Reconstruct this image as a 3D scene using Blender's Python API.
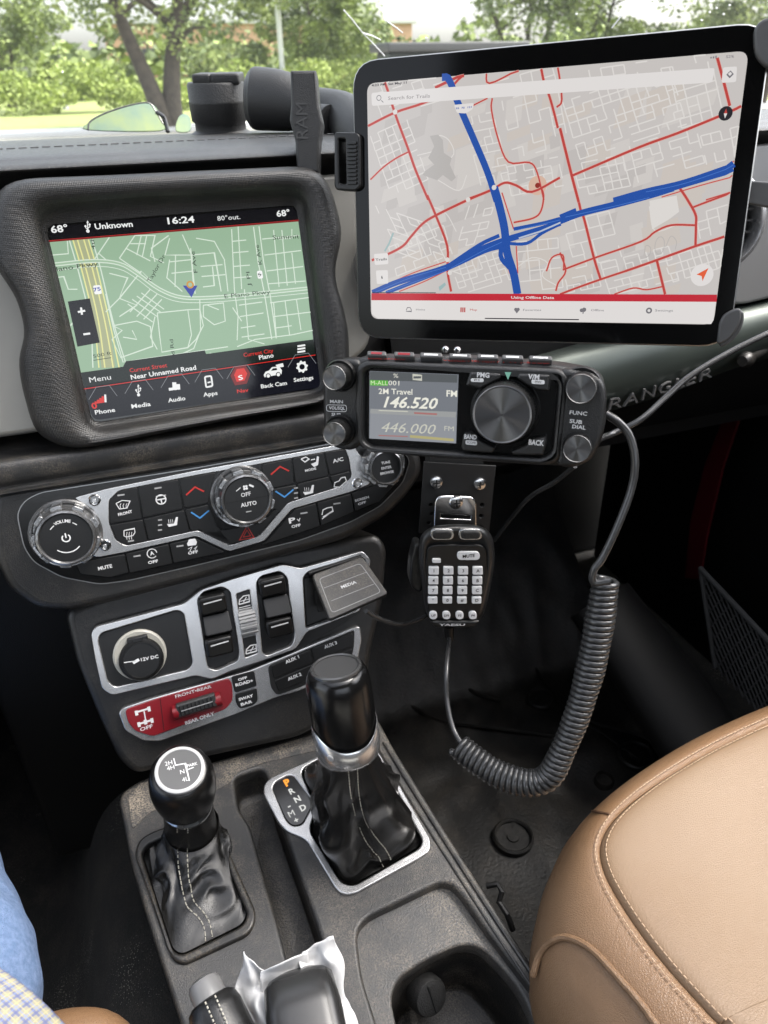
import bpy, math, random
from mathutils import Vector as V, Matrix, noise
R_ = math.radians
SC = bpy.context.scene
for o in list(bpy.data.objects): bpy.data.objects.remove(o)
C = SC.collection
random.seed(7)

# ------------------------------------------------------------------ camera, sky, sun, exposure
CAM = V((0, 0, 1.45))
RIGHT = V((0.93976311, -0.34139235, -0.01722102))
DOWN = V((-0.18749532, -0.47269075, -0.86105108))
FWD = V((0.28581603, 0.8124129, -0.50822679))
FPX = 750.0
cd = bpy.data.cameras.new('camera'); cam = bpy.data.objects.new('camera', cd); C.objects.link(cam)
m = Matrix((RIGHT, -DOWN, -FWD)).transposed().to_4x4(); m.translation = CAM
cam.matrix_world = m
cd.sensor_fit = 'HORIZONTAL'; cd.sensor_width = 36; cd.lens = 36 * FPX / 768
cd.clip_start = 0.02; cd.clip_end = 600
cd.dof.use_dof = True; cd.dof.focus_distance = 0.50; cd.dof.aperture_fstop = 16
SC.camera = cam
SC.render.resolution_x = 768; SC.render.resolution_y = 1024
EXPO = 2.25
SC.view_settings.view_transform = 'Standard'; SC.view_settings.look = 'None'
SC.view_settings.exposure = EXPO; SC.view_settings.gamma = 1
SUN_EL, SUN_AZ = R_(58), R_(100)      # azimuth clockwise from +Y (the way the car points)
w = bpy.data.worlds.new('World'); SC.world = w; w.use_nodes = True
nt = w.node_tree; bg = nt.nodes['Background']; sky = nt.nodes.new('ShaderNodeTexSky')
sky.sky_type = 'NISHITA'; sky.sun_disc = False; sky.sun_elevation = SUN_EL; sky.sun_rotation = SUN_AZ
sky.air_density = 1.0; sky.dust_density = 4.0; sky.ozone_density = 1.0
hs = nt.nodes.new('ShaderNodeHueSaturation'); hs.inputs['Saturation'].default_value = .35   # thin bright overcast: the sky is nearly white
nt.links.new(sky.outputs[0], hs.inputs['Color']); nt.links.new(hs.outputs[0], bg.inputs[0]); bg.inputs[1].default_value = 0.15
sl = bpy.data.lights.new('sun', 'SUN'); sl.energy = 0.9; sl.angle = R_(18); sl.color = (1, .95, .88)
so = bpy.data.objects.new('sun', sl); C.objects.link(so)
sd = V((math.sin(SUN_AZ) * math.cos(SUN_EL), math.cos(SUN_AZ) * math.cos(SUN_EL), math.sin(SUN_EL)))
so.rotation_euler = sd.to_track_quat('Z', 'Y').to_euler(); so.location = (3, 3, 6)

# ------------------------------------------------------------------ materials
def lin(h):
    if isinstance(h, (tuple, list)): return tuple(h)
    if isinstance(h, (int, float)): return (h, h, h)
    h = h.lstrip('#'); c = [int(h[i:i+2], 16) / 255 for i in (0, 2, 4)]
    return tuple(x / 12.92 if x <= .04045 else ((x + .055) / 1.055) ** 2.4 for x in c)
MATS = {}
def mat(name, col, rough=.5, metal=0, bump=None, spec=.5, coat=0, var=None, aniso=0, kind='noise', dust=0, specks=0):
    """bump=(scale, strength) procedural relief; var=(second colour, scale); dust = pale specks and smears"""
    if name in MATS: return MATS[name]
    M = bpy.data.materials.new(name); M.use_nodes = True; t = M.node_tree; N = t.nodes; L = t.links
    b = N['Principled BSDF']; c = lin(col)
    b.inputs['Base Color'].default_value = (*c, 1); b.inputs['Roughness'].default_value = rough
    b.inputs['Metallic'].default_value = metal; b.inputs['Specular IOR Level'].default_value = spec
    b.inputs['Coat Weight'].default_value = coat; b.inputs['Coat Roughness'].default_value = .08
    tc = N.new('ShaderNodeTexCoord')
    colout = None
    if var:
        nz = N.new('ShaderNodeTexNoise'); nz.inputs['Scale'].default_value = var[1]; nz.inputs['Detail'].default_value = 5
        L.new(tc.outputs['Object'], nz.inputs['Vector'])
        r = N.new('ShaderNodeValToRGB'); r.color_ramp.elements[0].position = .35; r.color_ramp.elements[1].position = .68
        r.color_ramp.elements[0].color = (*c, 1); r.color_ramp.elements[1].color = (*lin(var[0]), 1)
        L.new(nz.outputs[0], r.inputs[0]); colout = r.outputs[0]
    if dust:
        n1 = N.new('ShaderNodeTexNoise'); n1.inputs['Scale'].default_value = 22; n1.inputs['Detail'].default_value = 9; n1.inputs['Roughness'].default_value = .7
        n2 = N.new('ShaderNodeTexNoise'); n2.inputs['Scale'].default_value = 900; n2.inputs['Detail'].default_value = 2
        for n in (n1, n2): L.new(tc.outputs['Object'], n.inputs['Vector'])
        r1 = N.new('ShaderNodeMapRange'); r1.inputs[1].default_value = .43; r1.inputs[2].default_value = .66
        r2 = N.new('ShaderNodeMapRange'); r2.inputs[1].default_value = .38; r2.inputs[2].default_value = .66
        L.new(n1.outputs[0], r1.inputs[0]); L.new(n2.outputs[0], r2.inputs[0])
        mu = N.new('ShaderNodeMath'); mu.operation = 'MULTIPLY'; L.new(r1.outputs[0], mu.inputs[0]); L.new(r2.outputs[0], mu.inputs[1])
        m2 = N.new('ShaderNodeMath'); m2.operation = 'MULTIPLY'; m2.use_clamp = True; L.new(mu.outputs[0], m2.inputs[0]); m2.inputs[1].default_value = dust
        mx = N.new('ShaderNodeMix'); mx.data_type = 'RGBA'; mx.inputs[6].default_value = (*c, 1); mx.inputs[7].default_value = (.27, .225, .17, 1)
        if colout: L.new(colout, mx.inputs[6])
        L.new(m2.outputs[0], mx.inputs[0]); colout = mx.outputs[2]
    if specks:
        vo = N.new('ShaderNodeTexVoronoi'); vo.inputs['Scale'].default_value = specks; L.new(tc.outputs['Object'], vo.inputs['Vector'])
        n3 = N.new('ShaderNodeTexNoise'); n3.inputs['Scale'].default_value = 14; L.new(tc.outputs['Object'], n3.inputs['Vector'])
        r3 = N.new('ShaderNodeMapRange'); r3.inputs[1].default_value = .45; r3.inputs[2].default_value = .75; r3.inputs[3].default_value = .0; r3.inputs[4].default_value = .30; L.new(n3.outputs[0], r3.inputs[0])
        l3 = N.new('ShaderNodeMath'); l3.operation = 'LESS_THAN'; L.new(vo.outputs['Distance'], l3.inputs[0]); L.new(r3.outputs[0], l3.inputs[1])
        x3 = N.new('ShaderNodeMix'); x3.data_type = 'RGBA'; x3.inputs[6].default_value = (*c, 1); x3.inputs[7].default_value = (.22, .21, .18, 1)
        if colout: L.new(colout, x3.inputs[6])
        L.new(l3.outputs[0], x3.inputs[0]); colout = x3.outputs[2]
    if colout: L.new(colout, b.inputs['Base Color'])
    if bump:
        if kind == 'leather':
            tx = N.new('ShaderNodeTexVoronoi'); tx.inputs['Scale'].default_value = bump[0]; tx.feature = 'DISTANCE_TO_EDGE'
            o = tx.outputs['Distance']
        elif kind == 'dots':
            tx = N.new('ShaderNodeTexVoronoi'); tx.inputs['Scale'].default_value = bump[0]; tx.inputs['Randomness'].default_value = .12
            o = tx.outputs['Distance']
        else:
            tx = N.new('ShaderNodeTexNoise'); tx.inputs['Scale'].default_value = bump[0]; tx.inputs['Detail'].default_value = 6
            o = tx.outputs[0]
        L.new(tc.outputs['Object'], tx.inputs['Vector'])
        bp = N.new('ShaderNodeBump'); bp.inputs['Strength'].default_value = bump[1]; bp.inputs['Distance'].default_value = .0006 if kind != 'noise' else .001
        if kind in ('leather', 'dots'): bp.inputs['Distance'].default_value = .0005
        if kind == 'leather':
            mr = N.new('ShaderNodeMapRange'); mr.inputs[2].default_value = .25; L.new(o, mr.inputs[0]); o = mr.outputs[0]
            nb = N.new('ShaderNodeTexNoise'); nb.inputs['Scale'].default_value = 45; nb.inputs['Detail'].default_value = 6; L.new(tc.outputs['Object'], nb.inputs['Vector'])
            b2 = N.new('ShaderNodeBump'); b2.inputs['Strength'].default_value = .12; b2.inputs['Distance'].default_value = .003
            L.new(nb.outputs[0], b2.inputs['Height']); L.new(b2.outputs[0], bp.inputs['Normal'])
        L.new(o, bp.inputs['Height']); L.new(bp.outputs[0], b.inputs['Normal'])
    if aniso:
        b.inputs['Anisotropic'].default_value = aniso; b.inputs['Anisotropic Rotation'].default_value = .0
        tg = N.new('ShaderNodeTangent'); tg.direction_type = 'UV_MAP'; tg.uv_map = 'UVMap'; L.new(tg.outputs[0], b.inputs['Tangent'])
    MATS[name] = M; return M
def glow(name, hexcol, k=1.0, rough=.12, base=.006):
    """a lit pixel colour of a display: shown as hexcol in the picture"""
    if name in MATS: return MATS[name]
    M = bpy.data.materials.new(name); M.use_nodes = True; b = M.node_tree.nodes['Principled BSDF']
    b.inputs['Base Color'].default_value = (base, base, base, 1); b.inputs['Roughness'].default_value = rough; b.inputs['Specular IOR Level'].default_value = .3
    b.inputs['Emission Color'].default_value = (*lin(hexcol), 1); b.inputs['Emission Strength'].default_value = k / 2 ** EXPO
    MATS[name] = M; return M

# ------------------------------------------------------------------ measuring frames
def ray(px, py): return RIGHT * ((px - 384) / FPX) + DOWN * ((py - 512) / FPX) + FWD
class Fr:
    """a plane in the world: origin, u right, v up along the plane, n out of it"""
    def __init__(s, o, a=0, t=0, roll=0):
        s.o = V(o); a = R_(a); t = R_(t); r = R_(roll)
        s.n = V((-math.sin(a) * math.cos(t), -math.cos(a) * math.cos(t), math.sin(t)))
        u = V((math.cos(a), -math.sin(a), 0)); v = s.n.cross(u)
        s.u = u * math.cos(r) + v * math.sin(r); s.v = v * math.cos(r) - u * math.sin(r)
    def w(s, u, v, h=0): return s.o + s.u * u + s.v * v + s.n * h
    def at(s, px, py, h=0):
        d = ray(px, py); k = ((s.o + s.n * h) - CAM).dot(s.n) / d.dot(s.n); p = CAM + d * k - s.o
        return (p.dot(s.u), p.dot(s.v))
    def W(s, px, py, h=0): return s.w(*s.at(px, py, h), h)
    def up(s, pts, h=0): return [s.at(x, y, h) for x, y in pts]
def pz(px, py, z):
    d = ray(px, py); return CAM + d * ((z - CAM.z) / d.z)
def px_(px, py, x):
    d = ray(px, py); return CAM + d * ((x - CAM.x) / d.x)
def py_(px, py, y):
    d = ray(px, py); return CAM + d * ((y - CAM.y) / d.y)
def pd(px, py, dep): return CAM + ray(px, py) * dep

def rc(pts, r=.003, n=4):
    """round the corners of a closed 2-D outline"""
    out = []; k = len(pts)
    for i in range(k):
        a, b, c = V(pts[i-1]), V(pts[i]), V(pts[(i+1) % k])
        rr = r[i] if isinstance(r, (list, tuple)) else r
        la, lc = (a-b).length, (c-b).length
        d = min(rr, la * .48, lc * .48)
        if d < 1e-5 or la < 1e-6 or lc < 1e-6: out.append(tuple(b)); continue
        p, q = b + (a-b) / la * d, b + (c-b) / lc * d
        for j in range(n+1):
            t = j / n; out.append(tuple(p * (1-t)**2 + b * 2*t*(1-t) + q * t*t))
    return out
def smooth(pts, n=6, closed=False):
    """Catmull-Rom through points of any dimension"""
    P = [V(p) for p in pts]; k = len(P); out = []
    for i in range(k if closed else k-1):
        p0 = P[i-1] if (closed or i > 0) else P[0]*2-P[1]
        p1, p2 = P[i], P[(i+1) % k]
        p3 = P[(i+2) % k] if (closed or i+2 < k) else P[-1]*2-P[-2]
        for j in range(n):
            t = j/n; out.append(.5*((2*p1)+(p2-p0)*t+(2*p0-5*p1+4*p2-p3)*t*t+(3*p1-p0-3*p2+p3)*t**3))
    if not closed: out.append(P[-1])
    return out
def circ(c, r, n=32, ry=None, a0=0): return [(c[0] + r*math.cos(a0+2*math.pi*i/n), c[1] + (ry or r)*math.sin(a0+2*math.pi*i/n)) for i in range(n)]

# ------------------------------------------------------------------ mesh builder
class MB:
    def __init__(s): s.v = []; s.f = []; s.m = []; s.uv = {}; s.mats = []
    def mi(s, mt):
        if mt not in s.mats: s.mats.append(mt)
        return s.mats.index(mt)
    def add(s, vs, fs, mt, uvs=None):
        b = len(s.v); s.v += [V(p) for p in vs]; i = s.mi(mt)
        for k, f in enumerate(fs):
            if uvs: s.uv[len(s.f)] = uvs[k]
            s.f.append(tuple(b + q for q in f)); s.m.append(i)
        return s
    def loft(s, rings, mt, c0=False, c1=False, close=True, endclose=False):
        n = len(rings[0]); vs = [p for r in rings for p in r]; fs = []
        K = len(rings)
        for i in range(K - (0 if endclose else 1)):
            i2 = (i+1) % K
            for j in range(n if close else n-1):
                j2 = (j+1) % n; fs.append((i*n+j, i*n+j2, i2*n+j2, i2*n+j))
        if c0: fs.append(tuple(range(n))[::-1])
        if c1: fs.append(tuple((K-1)*n + j for j in range(n)))
        return s.add(vs, fs, mt)
    def plate(s, fr, loop, h0, h1, mt, bev=.0005, holes=(), off=True):
        cu = bpy.data.curves.new('c', 'CURVE'); cu.dimensions = '2D'; cu.fill_mode = 'BOTH'
        bev = min(bev, (h1-h0)/2*.98)
        cu.extrude = max((h1-h0)/2 - bev, 0); cu.bevel_depth = bev; cu.bevel_resolution = 2 if bev < .003 else 4
        if off: cu.offset = -bev
        for lp in [loop] + list(holes):
            sp = cu.splines.new('POLY'); sp.points.add(len(lp)-1); sp.use_cyclic_u = True
            for i, p in enumerate(lp): sp.points[i].co = (p[0], p[1], 0, 1)
        s._cu(cu, fr, (h0+h1)/2, mt); return s
    def _cu(s, cu, fr, h, mt, xf=None):
        ob = bpy.data.objects.new('t', cu); me = ob.to_mesh()
        vs = []
        for q in me.vertices:
            x, y, z = q.co
            if xf: x, y = xf(x, y)
            vs.append(fr.w(x, y, z + h))
        s.add(vs, [tuple(p.vertices) for p in me.polygons], mt)
        ob.to_mesh_clear(); bpy.data.objects.remove(ob); bpy.data.curves.remove(cu)
    def text(s, fr, txt, c, size, h, mt, width=None, rot=0, bold=.0, ext=0, al='CENTER', shear=0, res=2):
        """c = centre (or left end) of the line in the frame's uv, size = cap height"""
        cu = bpy.data.curves.new('t', 'FONT'); cu.body = txt; cu.size = 1; cu.resolution_u = res
        cu.align_x = al; cu.align_y = 'CENTER' ; cu.offset = bold; cu.extrude = 0; cu.shear = shear
        k = size / .72; sx = k
        if width:
            ob = bpy.data.objects.new('t', cu); me = ob.to_mesh()
            xs = [q.co.x for q in me.vertices]
            if xs: sx = width / max(max(xs) - min(xs), .01)
            ob.to_mesh_clear(); bpy.data.objects.remove(ob)
        if ext: cu.extrude = ext; cu.bevel_depth = 0
        cr, sr = math.cos(rot), math.sin(rot)
        def xf(x, y):
            x *= sx; y *= k; return (c[0] + x*cr - y*sr, c[1] + x*sr + y*cr)
        s._cu(cu, fr, h, mt, xf); return s
    def ribbon(s, fr, pts, wd, h, mt, closed=False):
        """flat line along 2-D points"""
        P = [V(p) for p in pts]; n = len(P); Lf = []; Rt = []
        for i in range(n):
            a = P[i-1] if (i > 0 or closed) else P[i]; b = P[(i+1) % n] if (i < n-1 or closed) else P[i]
            d = (b-a); d = d.normalized() if d.length > 1e-9 else V((1, 0)); nr = V((-d.y, d.x))
            sc = 1.0
            if (0 < i < n-1) or closed:
                d1 = (P[i]-a); d1 = d1.normalized() if d1.length > 1e-9 else d
                sc = 1/max(.5, abs(d1.dot(d)))
            Lf.append(P[i] + nr*wd/2*sc); Rt.append(P[i] - nr*wd/2*sc)
        vs = [fr.w(p.x, p.y, h) for p in Lf] + [fr.w(p.x, p.y, h) for p in Rt]
        fs = [(i, n+i, n+(i+1) % n, (i+1) % n) for i in range(n if closed else n-1)]
        return s.add(vs, fs, mt)
    def poly(s, fr, pts, h, mt):
        return s.add([fr.w(p[0], p[1], h) for p in pts], [tuple(range(len(pts)))], mt)
    def tube(s, pts, r, mt, n=8, caps=True, closed=False, flat=1):
        P = [V(p) for p in pts]; k = len(P); rings = []; T0 = None
        for i in range(k):
            a = P[i-1] if (i > 0 or closed) else P[i]; b = P[(i+1) % k] if (i < k-1 or closed) else P[i]
            t = (b-a).normalized()
            if T0 is None:
                x = t.cross(V((0, 0, 1)));  x = x if x.length > .1 else t.cross(V((1, 0, 0))); x.normalize()
            else:
                x = x - t * x.dot(t); x.normalize()
            T0 = t; y = t.cross(x); rr = r[i] if isinstance(r, (list, tuple)) else r
            rings.append([P[i] + x*math.cos(2*math.pi*j/n)*rr + y*math.sin(2*math.pi*j/n)*rr*flat for j in range(n)])
        return s.loft(rings, mt, caps and not closed, caps and not closed, True, closed)
    def lathe(s, fr, c, prof, mt, n=40, caps=(False, True), h=0, knurl=None, uvcap=None):
        """prof = [(radius, height)] round the frame's normal at c; knurl=(i0,i1,count,depth) grooves between rows"""
        rings = []
        for i, (r, z) in enumerate(prof):
            ring = []
            for j in range(n):
                rr = r
                if knurl and knurl[0] <= i <= knurl[1] and j % 2: rr = r - knurl[3]
                a = 2*math.pi*j/n
                ring.append(fr.w(c[0] + rr*math.cos(a), c[1] + rr*math.sin(a), z + h))
            rings.append(ring)
        s.loft(rings, mt, caps[0], caps[1] and not uvcap)
        if uvcap:
            r, z = prof[-1]; K = 72; vs = []; fs = []; uvs = []
            rad = [r, r*.5, r*.02]
            for q in rad: vs += [fr.w(c[0] + q*math.cos(2*math.pi*j/K), c[1] + q*math.sin(2*math.pi*j/K), z + h) for j in range(K)]
            for i in range(2):
                for j in range(K):
                    j2 = (j+1) % K; fs.append((i*K+j, i*K+j2, (i+1)*K+j2, (i+1)*K+j)); uvs.append(((j/K, i), ((j+1)/K, i), ((j+1)/K, i+1), (j/K, i+1)))
            s.add(vs, fs, uvcap, uvs)
        return s
    def box(s, fr, u0, u1, v0, v1, h0, h1, mt, bev=.0005, r=None):
        lp = [(u0, v0), (u1, v0), (u1, v1), (u0, v1)]
        return s.plate(fr, rc(lp, r if r is not None else bev*1.5, 3), h0, h1, mt, bev)
    def build(s, name, parent=None, ang=38, sub=0, base=None, **tg):
        me = bpy.data.meshes.new(name)
        rt = parent
        while rt is not None and rt.parent is not None: rt = rt.parent
        o3 = rt.location.copy() if rt is not None else (V(base) if base else sum(s.v, V((0, 0, 0)))/len(s.v))
        if rt is None and base is None: o3.z = min(q.z for q in s.v)
        me.from_pydata([q - o3 for q in s.v], [], s.f)
        for mm in s.mats: me.materials.append(mm)
        me.polygons.foreach_set('material_index', s.m)
        if s.uv:
            ul = me.uv_layers.new(name='UVMap')
            for fi, uu in s.uv.items():
                p = me.polygons[fi]
                for li, q in zip(p.loop_indices, uu): ul.data[li].uv = q
        me.polygons.foreach_set('use_smooth', [True]*len(me.polygons))
        if ang < 179: me.set_sharp_from_angle(angle=R_(ang))
        me.update()
        ob = bpy.data.objects.new(name, me); C.objects.link(ob)
        if sub:
            md = ob.modifiers.new('sub', 'SUBSURF'); md.levels = sub; md.render_levels = sub
        if parent is not None: ob.parent = parent
        else: ob.location = o3
        tag(ob, **tg); return ob
def tag(o, label=None, cat=None, group=None, kind=None):
    if label: o['label'] = label
    if cat: o['category'] = cat
    if group: o['group'] = group
    if kind: o['kind'] = kind
def empty(name, loc, label, cat, group=None, kind=None):
    o = bpy.data.objects.new(name, None); C.objects.link(o); o.location = loc; o.empty_display_size = .05
    tag(o, label, cat, group, kind); return o
def tpx(mb, fr, txt, p0, p1, cap, mt, h, bold=.02, shear=0):
    """text whose left and right ends are the points p0, p1 (pixels measured on the frame); cap = cap height in m"""
    a, b = V(fr.at(*p0, h)), V(fr.at(*p1, h)); c = (a+b)/2; d = b-a
    mb.text(fr, txt, c, cap, h, mt, width=d.length, rot=math.atan2(d.y, d.x), bold=bold, shear=shear)

# ------------------------------------------------------------------ frames of the cabin (metres, world axes: X right, Y forward, Z up)
S = Fr(pd(184, 310, .534), 0, 15.2)          # centre touchscreen
H = Fr(py_(250, 500, .500), 0, 17)           # climate panel
Lw = Fr(py_(235, 640, .475), 0, 24)          # switch panel under it
K = Fr(py_(250, 765, .44), -6, 80)           # top of the floor console
TB = Fr(CAM + RIGHT*-.0112 + DOWN*-.2828 + FWD*.4950, 38.9, 10.8, 3.4)   # tablet, origin = top left of its lit area
RD = Fr(pd(465, 412, .43), 35, 13)           # radio head
MC = Fr(pd(452, 580, .53), 12, 6)            # hand microphone
DP = Fr(py_(607, 390, .56), 0, 8)            # painted dash panel
ZF = .65                                      # cabin floor

# common materials
M_pl = mat('black_plastic', .010, .36, bump=(1500, .25), dust=.12)
M_plg = mat('grey_plastic', .025, .5, bump=(1300, .35), dust=.3)
M_gl = mat('gloss_black', .004, .2, coat=.3)
M_bt = mat('button_black', .006, .34, spec=.4)
M_sil = mat('satin_silver', .58, .27, .85, bump=(2500, .015), var=(.48, 40), dust=.08)
M_chr = mat('chrome', .75, .12, 1)
M_wh = mat('white_print', .62, .5)
M_gy = mat('grey_print', .3, .5)
M_rd = mat('red_print', (.40, .02, .015), .5)
M_bl = mat('blue_print', (.05, .22, .50), .5)
M_dk = mat('deep_black', .003, .6)
M_rub = mat('black_rubber', .010, .55, bump=(900, .4))
# ================================================================== DASHBOARD
dash = empty('dashboard', (0, .6, 1.0), 'black car dashboard with navigation screen, climate knobs and switch panel', 'dashboard')
ZC = 1.45
def sweep(profile, x0, x1, mt, name, parent, sub=0, ang=50, nx=2):
    """profile = closed (y, z relative to the lens) outline, extruded along X"""
    mb = MB(); rings = [[V((x0 + (x1-x0)*i/(nx-1), y, ZC + z)) for y, z in profile] for i in range(nx)]
    mb.loft(rings, mt, True, True); return mb.build(name, parent, ang=ang, sub=sub)
M_pad = mat('dash_leather', .028, .36, bump=(900, .55), kind='leather', dust=.12)
def yz(px, py, y):
    p = py_(px, py, y); return (p.y, p.z - ZC)
pr = [yz(100, 138, 1.02), yz(100, 137, .90), yz(100, 138.5, .80), yz(100, 142, .70), yz(100, 150, .612), yz(100, 158, .588), yz(100, 163, .579), yz(100, 167, .578), yz(100, 171, .590), (.64, -.080), (.66, -.12), (1.02, -.12)]
pr2 = [tuple(p) for p in smooth(pr[:9], 5)] + pr[9:]
sweep(pr2, -.75, .85, M_pad, 'top_pad', dash)
# stitched seam along the pad
mb = MB()
for i in range(150):
    x = -.62 + i*.008; p = V((x, .655, ZC + yz(100, 145.5, .655)[1] + .0008)); mb.tube([p, p + V((.0055, 0, 0))], .0004, mat('dull_thread', .10, .7), 4)
mb.build('seam_stitching', dash)
# body behind everything
sweep([(.655, -.08), (.625, -.14), (.60, -.30), (.62, -.36), (.98, -.40), (.98, -.08)], -.75, .85, M_dk, 'dash_body', dash)
# pale trim round the screen housing
M_trim = mat('pale_satin_trim', (.27, .26, .235), .38, .35, bump=(2500, .06))
mb = MB()
lp = S.up([(-90, 205), (60, 196), (300, 175), (362, 172), (366, 250), (372, 345), (340, 372), (250, 400), (35, 433), (0, 438), (-90, 448)], -.014)
mb.plate(S, rc(lp, .012), -.04, -.014, M_trim, .004); mb.build('trim_plate', dash)
M_vent = mat('vent_black', .006, .5)
def vent(fr, c, r, parent):
    mb = MB()
    mb.lathe(fr, c, [(r, -.02), (r, .004), (r*.97, .008), (r*.90, .009), (r*.86, .006), (r*.84, -.006)], M_sil, 48, caps=(True, False))
    v = mb.build('air_vent', parent)
    b = MB(); b.lathe(fr, c, [(r*.84, -.02), (r*.84, -.010)], M_vent, 48)
    for k in range(-3, 4):
        hw = math.sqrt(max(0, (r*.8)**2 - (k*r*.22)**2)); b.box(fr, c[0]-hw, c[0]+hw, c[1]+k*r*.22-.001, c[1]+k*r*.22+.001, -.012, .001, M_pl)
    b.lathe(fr, c, [(r*.2, -.01), (r*.2, .003), (r*.15, .005)], M_pl, 24)
    b.build('vent_core', v)
vent(Fr(S.W(398, 268, -.008), 0, 12), (0, 0), .034, dash)

# ---- screen housing
M_bez = mat('housing_grain', .016, .40, bump=(950, .7), kind='dots', dust=.12)
outer = [(-8, 200), (2, 185), (20, 178.5), (110, 175), (192, 171), (300, 166), (318, 168), (332, 190), (342, 228), (341, 244), (335, 264), (336, 285), (343, 305), (349, 335), (349, 372), (343, 390), (324, 403), (225, 421), (128, 440), (84, 448.5), (70, 449), (48, 441), (35, 432), (28, 410), (21, 383), (18, 358), (25, 337), (23, 319), (15, 294), (2, 277), (-7, 262), (-10, 230)]
inner = [(37, 222), (38, 212), (48, 205), (160, 197), (293, 190), (301, 193), (306, 202), (316, 290), (328, 380), (327, 391), (318, 397), (210, 412), (100, 431), (90, 429), (84, 420), (60, 320)]
scr = [(47, 232), (49, 226), (55, 224), (160, 215.5), (290, 205), (295, 206), (297, 211), (309, 300), (320, 380), (320, 386), (315, 389), (210, 404), (100, 422), (94, 421), (91, 417), (69, 320)]
NB = 160; CB = (186, 305)
def radial(poly, n=NB, c=CB):
    out = []
    for i in range(n):
        a = 2*math.pi*i/n; dx, dy = math.cos(a), math.sin(a); best = None
        for j in range(len(poly)):
            x1, y1 = poly[j][0]-c[0], poly[j][1]-c[1]; x2, y2 = poly[(j+1) % len(poly)][0]-c[0], poly[(j+1) % len(poly)][1]-c[1]
            ex, ey = x2-x1, y2-y1; den = dx*ey - dy*ex
            if abs(den) < 1e-9: continue
            t = (x1*ey - y1*ex)/den; s_ = (x1*dy - y1*dx)/den
            if t > 0 and -1e-6 <= s_ <= 1+1e-6 and (best is None or t > best): best = t
        out.append((c[0] + dx*best, c[1] + dy*best))
    return out
def soften(p, k=2):
    for _ in range(k): p = [((p[i-1][0] + 2*p[i][0] + p[(i+1) % len(p)][0])/4, (p[i-1][1] + 2*p[i][1] + p[(i+1) % len(p)][1])/4) for i in range(len(p))]
    return p
ro, ri, rs = soften(radial(outer)), soften(radial(inner)), radial(scr)
mixp = lambda a, b, t: [(x1*(1-t) + x2*t, y1*(1-t) + y2*t) for (x1, y1), (x2, y2) in zip(a, b)]
rings = []
for pp, h in ((ro, -.016), (ro, .004), (mixp(ro, ri, .03), .010), (mixp(ro, ri, .10), .015), (mixp(ro, ri, .25), .0185), (mixp(ro, ri, .6), .018), (mixp(ro, ri, .85), .015), (ri, .011), (mixp(ri, rs, .2), .005), (mixp(ri, rs, .6), .0022), (rs, .0008), (mixp(rs, ri, -.06), -.003)):
    rings.append([S.W(x, y, h) for x, y in pp])
MB().loft(rings, M_bez).build('screen_housing', dash, ang=60)

# ---- touchscreen
G_bk = glow('screen_black', '#07060b'); G_map = glow('map_green', '#97b598'); G_map2 = glow('map_green_pale', '#a3bfa2')
G_wh = glow('screen_white', '#f2f3f2'); G_rd = glow('screen_red', '#d8322c'); G_dr = glow('screen_dark_red', '#7a1a1c'); G_st = glow('street_white', '#d5e4d3')
G_ye = glow('road_yellow', '#e4e39a'); G_rt = glow('road_olive', '#aab08a'); G_bu = glow('arrow_blue', '#2d3f9e'); G_or = glow('marker_orange', '#c9923a'); G_tx = glow('map_text', '#2f3a30'); G_gd = glow('screen_grey', '#8a8c90')
mb = MB(); mb.plate(S, S.up([(x, y) for x, y in rs]), -.004, 0, mat('screen_glass', .004, .1, coat=.4), .0002)
q = lambda x, y: S.at(x, y)
def zp(x, y): return (x*350/768, 180 + y*260/571)    # from the enlarged view
def Z(pts): return [q(*zp(*p)) for p in pts]
mb.poly(S, rc(S.up([(48.5, 227), (296, 206.5), (319.5, 387), (93, 420.5)]), .006, 5), .00015, G_bk)
mb.poly(S, Z([(106, 136), (658, 90), (687, 352), (170, 424)]), .0003, G_map)
# highway
def rib(pts, wd, h, mt, closed=False, sm=0):
    z = Z(pts)
    if sm: z = [tuple(p) for p in smooth(z, 4, closed)]
    mb.ribbon(S, z, wd/1000, h, mt, closed)
rib([(176, 131), (196, 200), (222, 310), (238, 412)], 9, .00045, G_rt, sm=1)
for dx in (-16, -6, 8, 18): rib([(176+dx, 131), (196+dx, 200), (222+dx, 310), (238+dx*1.3, 412)], .9, .0006, G_ye, sm=1)
for dx in (-24, 26): rib([(176+dx, 131), (196+dx, 200), (222+dx, 310), (240+dx*1.5, 412)], .8, .0006, G_st, sm=1)
rib([(118, 186), (205, 178), (262, 184), (300, 205), (350, 240), (400, 258), (470, 258), (560, 250), (676, 238)], 2.6, .0006, G_st, sm=1)
rib([(118, 186), (205, 178), (262, 184), (300, 205), (350, 240), (400, 258), (470, 258), (560, 250), (676, 238)], 1.2, .00075, G_map2, sm=1)
rib([(118, 200), (205, 190), (262, 196), (300, 217), (345, 250), (395, 268), (470, 268), (560, 260), (676, 248)], .5, .00075, G_st, sm=1)
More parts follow.
